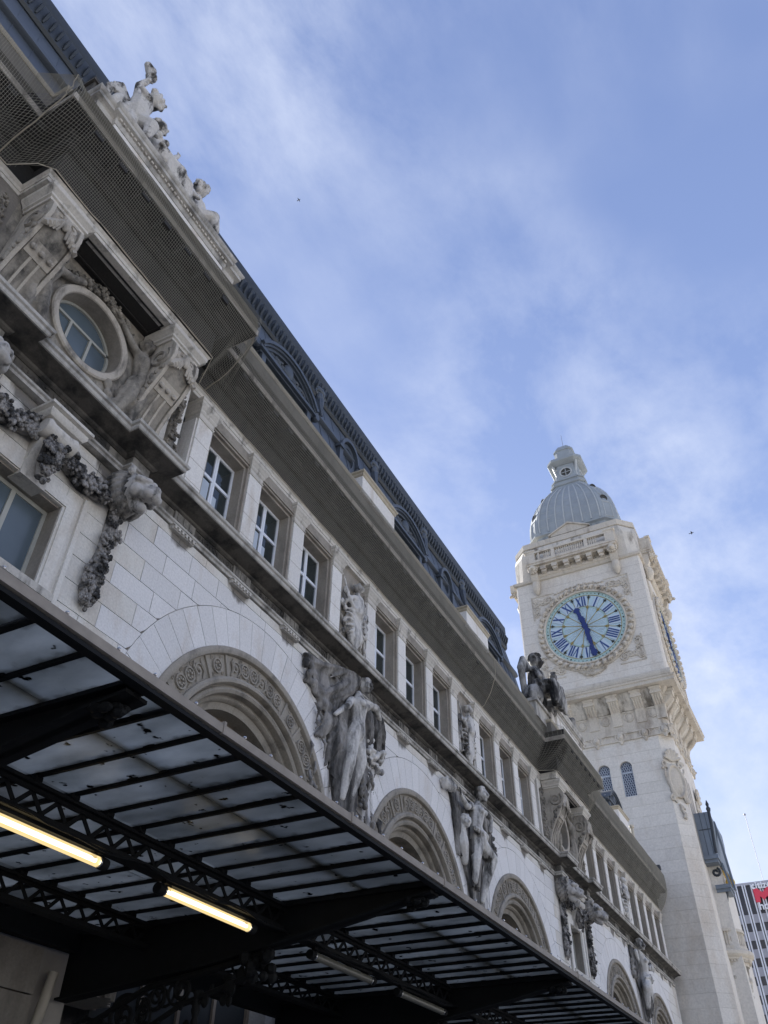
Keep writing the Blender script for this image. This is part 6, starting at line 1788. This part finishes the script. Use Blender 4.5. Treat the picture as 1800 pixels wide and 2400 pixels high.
for rot in (-pi / 2, 0):
    o = sub(ln, 'oculus', MB().ring(0, 60.1, [(.52, -1.32), (.64, -1.36), (.68, -1.3), (.66, -1.2), (.52, -1.2)], 24), 'dome_rib', 40); o.rotation_euler = (0, 0, rot)
    o = sub(ln, 'oculus_louvre', MB().lathe([(0, -1.285), (.53, -1.285), (.53, -1.2), (0, -1.2)], (0, 0, 60.1), 20, 'y'), 'fleur'); o.rotation_euler = (0, 0, rot)
    o = sub(ln, 'oculus_bar', MB().box(-.03, .03, -1.32, -1.28, 59.6, 60.6).box(-.5, .5, -1.32, -1.28, 60.07, 60.13), 'dome_rib'); o.rotation_euler = (0, 0, rot)
for ang in (-pi / 4, -3 * pi / 4):
    o = sub(ln, 'console', MB().tube([(0, -1.75, 61.4), (0, -1.62, 60.8), (0, -1.42, 60.0), (0, -1.55, 59.2)], [.16, .14, .1, .14], 6), 'dome_rib', 50); o.rotation_euler = (0, 0, ang)

# ------------------------------------------------------------------ small wing on the street side of the tower
wg = empty('tower_wing', (62.4, 6.5, 0), label='narrow zinc-roofed bay with a round balcony behind the foot of the clock tower', cat='bay')
def wpart(name, mb, mat, smooth=None):
    o = obj(name, mb, mat, wg, smooth); o.location = (-62.4, -6.5, 0); return o
wpart('body', MB().box(61.4, 66, 6.05, 7.5, 0, 20.3), 'tower_stone')
rfp = [(7.0, 23.4), (5.78, 23.4), (5.80, 22.6), (5.90, 21.6), (5.98, 20.9), (5.96, 20.55), (5.92, 20.45), (7.0, 20.45)]
wpart('zinc_roof', MB().prism(rfp, 'x', 60.6, 66), 'wing_zinc')
wr = MB()
for y in (6.1, 6.45): wr.box(60.57, 60.62, y - .012, y + .012, 20.5, 23.4)
wr.box(60.56, 60.62, 5.85, 6.7, 22.2, 22.24)
wpart('roof_seam', wr, 'zinc_dark')
wpart('roof_ridge', MB().tube([(60.6, 5.76, 23.4), (60.6, 5.80, 22.4), (60.6, 5.90, 21.4), (60.6, 5.95, 20.6)], .10, 6).lathe([(.12, 0), (.16, .2), (.08, .35), (.12, .5), (.02, .8)], (60.6, 5.75, 23.4), 8), 'zinc_dark', 50)
wpart('eaves', MB().box(60.4, 66, 5.86, 7.0, 20.2, 20.45).box(60.5, 66, 5.95, 7.0, 20.0, 20.2), 'wing_zinc', None)
wpart('gable_frame', MB().prism([(5.8, 20.2), (5.62, 18.9), (5.58, 18.7), (5.75, 18.7), (5.95, 20.2)], 'x', 61.6, 62.0).prism([(5.70, 23.3), (5.58, 21.8), (5.52, 20.2), (5.46, 18.7), (5.60, 18.7), (5.66, 20.2), (5.72, 21.8), (5.85, 23.3)], 'x', 62.4, 62.8), 'wing_zinc')
gs = MB(); rg = random.Random(23)
for k in range(7): gs.tube(spiral((62.5, 5.95 - .05 * k, 19.9 - .16 * k), .17, .04, 1.3, 'yz', 10, start=k), .05, 5)
gs.lathe([(0, 0), (.30, .04), (.30, .2), (0, .2)], (62.5, 5.72, 19.2), 16, 'x')
wpart('gilt_crest', gs, 'gold', 50)
wpart('bracket', MB().tube(spiral((61.4, 6.35, 19.6), .30, .08, 1.2, 'yz', 16, start=2), .09, 6).tube([(61.5, 6.0, 18.3), (61.5, 6.1, 17.9), (61.5, 6.2, 17.2)], [.12, .1, .04], 6), 'zinc_dark', 50)
wpart('zinc_shelf', MB().box(61.2, 62.9, 5.62, 6.6, 18.5, 18.75).box(61.3, 62.8, 5.7, 6.6, 18.3, 18.5), 'wing_zinc')
for k, r_, z0, z1 in ((0, 1.55, 15.0, 15.18), (1, 1.36, 14.75, 15.0)): pass
bc_ = (62.6, 7.15)
wpart('balcony_slab', MB().lathe([(0, 14.0), (1.28, 14.0), (1.30, 14.2), (1.5, 14.32), (1.52, 14.42), (1.66, 14.5), (1.72, 14.6), (1.72, 14.78), (1.66, 14.84), (0, 14.9)], (bc_[0], bc_[1], 0), 36), 'tower_trim', 30)
wpart('balcony_rail', MB().loft([[(bc_[0] + r_ * cos(a), bc_[1] + r_ * sin(a), z) for r_, z in ((1.22, 15.95), (1.46, 15.95), (1.46, 16.12), (1.22, 16.12))] for a in [pi + pi * i / 24 for i in range(25)]]), 'tower_trim', 30)
wpart('balcony_plinth', MB().loft([[(bc_[0] + r_ * cos(a), bc_[1] + r_ * sin(a), z) for r_, z in ((1.22, 14.88), (1.44, 14.88), (1.44, 15.1), (1.22, 15.1))] for a in [pi + pi * i / 24 for i in range(25)]]), 'tower_trim', 30)
balw = MB().lathe([(.06, 0), (.04, .12), (.08, .36), (.04, .7), (.06, .86)], (0, 0, 0), 7).mesh('baluster', 50); balw.materials.append(M['tower_trim'])
for i in range(26):
    a = pi + pi * (i + .5) / 26
    q = bpy.data.objects.new('baluster', balw); C.objects.link(q); q.parent = wg; q.location = (bc_[0] + 1.34 * cos(a) - 62.4, bc_[1] + 1.34 * sin(a) - 6.5, 15.1)
dn = MB().box(-.05, .05, -.06, .06, 0, .16).mesh('dentil'); dn.materials.append(M['tower_trim'])
for i in range(24):
    a = pi + pi * (i + .5) / 24
    q = bpy.data.objects.new('dentil', dn); C.objects.link(q); q.parent = wg; q.location = (bc_[0] + 1.4 * cos(a) - 62.4, bc_[1] + 1.4 * sin(a) - 6.5, 14.18); q.rotation_euler = (0, 0, a)
cs = MB(); cs.lathe([(.5, 8.5), (.75, 10), (.95, 11.6), (1.05, 12.8), (1.22, 14.0)], (bc_[0], bc_[1], 0), 18)
for k in range(120):
    a = pi + pi * rg.random(); z = rg.uniform(9, 13.7); r_ = .6 + .12 * (z - 9)
    cs.ball((bc_[0] + r_ * cos(a), bc_[1] + r_ * sin(a), z), (rg.uniform(.1, .22),) * 3, 6, 5)
o = sculpt('carved_corbel', cs, 'tower_stain', wg, .06, .03, 1, tex_fine); o.location = (-62.4, -6.5, 0)

# ------------------------------------------------------------------ far hotel block
HX = 140.0
ht = empty('hotel_building', (HX, 4, 0), label='dark high-rise hotel with white vertical fins and a red sign, far right', cat='building')
def hpart(name, mb, mat, parent=None):
    o = obj(name, mb, mat, parent or ht)
    if parent is None: o.location = (-HX, -4, 0)
    return o
hpart('tower_block', MB().box(HX, HX + 24, -14, 19, 0, 40.2), 'hotel_dark')
hpart('roof_edge', MB().box(HX - .3, HX + 24.2, -14.2, 19.2, 40.2, 40.55), 'hotel_grey')
fins = 31; y = 18.4; k = 0
fin = MB().box(HX - .5, HX, -.09, .09, 4, 40.2).mesh('fin'); fin.materials.append(M['hotel_white'])
ys = []
while y > -13:
    for d_ in (-.17, .17):
        q = bpy.data.objects.new('fin', fin); C.objects.link(q); q.parent = ht; q.location = (-HX, y + d_ - 4, 0)
    ys.append(y); y -= 1.22
sp_ = MB().box(HX - .12, HX, -.42, .42, 0, 1.15).mesh('spandrel_panel'); sp_.materials.append(M['hotel_grey'])
z = 35.0
rh = random.Random(40)
while z > 9:
    for a, b in zip(ys[:-1], ys[1:]):
        q = bpy.data.objects.new('spandrel_panel', sp_); C.objects.link(q); q.parent = ht; q.location = (-HX, (a + b) / 2 - 4, z)
    z -= 2.3
def letters(txt, size, y, z, mat, name):
    cu = bpy.data.curves.new(name, 'FONT'); cu.body = txt; cu.size = size; cu.extrude = .08; cu.offset = .03
    tmp = bpy.data.objects.new(name, cu); C.objects.link(tmp)
    bpy.context.view_layer.update()
    me = bpy.data.meshes.new_from_object(tmp.evaluated_get(bpy.context.evaluated_depsgraph_get()))
    bpy.data.objects.remove(tmp)
    me.materials.clear(); me.materials.append(M[mat])
    o = bpy.data.objects.new(name, me); C.objects.link(o); o.parent = ht
    o.rotation_euler = (pi / 2, 0, -pi / 2); o.location = (-.65, y - 4, z)
    return o
letters('citizen', 1.35, 10.0, 39.45, 'sign_white', 'sign_word')
letters('hotel', 1.45, 9.62, 36.55, 'sign_white', 'sign_word')
mm = [(0, 1.75), (.55, 1.9), (1.25, 1.25), (1.95, 1.9), (2.5, 1.75), (2.5, 0), (1.85, -.12), (1.8, .75), (1.25, .2), (.75, .75), (.65, -.12), (0, 0)]
o = obj('sign_emblem', MB().prism([(-a, b) for a, b in mm], 'x', -.1, .1) if False else MB().prism([(-a, b) for a, b in mm], 'x', -.75, -.52), 'sign_red', ht)
o.location = (0, 9.85 - 4, 37.6)
hpart('mast', MB().tube([(HX + 4, 8.3, 40.3), (HX + 4, 8.3, 52)], .05, 5).ball((HX + 4, 8.3, 52), .2), 'hotel_grey')

# ------------------------------------------------------------------ two birds
for loc, lab in (((56.0, 48.0, 139.2), 'tiny bird in the sky above the near attic'), ((100, 2.2, 77.0), 'tiny bird in the sky right of the clock')):
    b = MB().ball((0, 0, 0), (.09, .22, .08), 8, 6); b.ball((0, -.24, .04), .06, 6, 5)
    b.loft([[(0, .1, .02), (0, -.1, .02), (0, 0, .05)], [(.22, .06, .1), (.22, -.06, .1), (.22, 0, .12)], [(.45, .08, .04), (.45, .05, .04), (.45, .06, .045)]]); b.loft([[(0, .1, .02), (0, -.1, .02), (0, 0, .05)], [(-.22, .06, .1), (-.22, -.06, .1), (-.22, 0, .12)], [(-.45, .08, .04), (-.45, .05, .04), (-.45, .06, .045)]])
    b.prism([(-.05, .2), (.05, .2), (.09, .38), (-.09, .38)], 'z', -.01, .01)
    o = tag(obj('bird', b, 'bird', None, 50), lab, 'bird'); o.location = loc
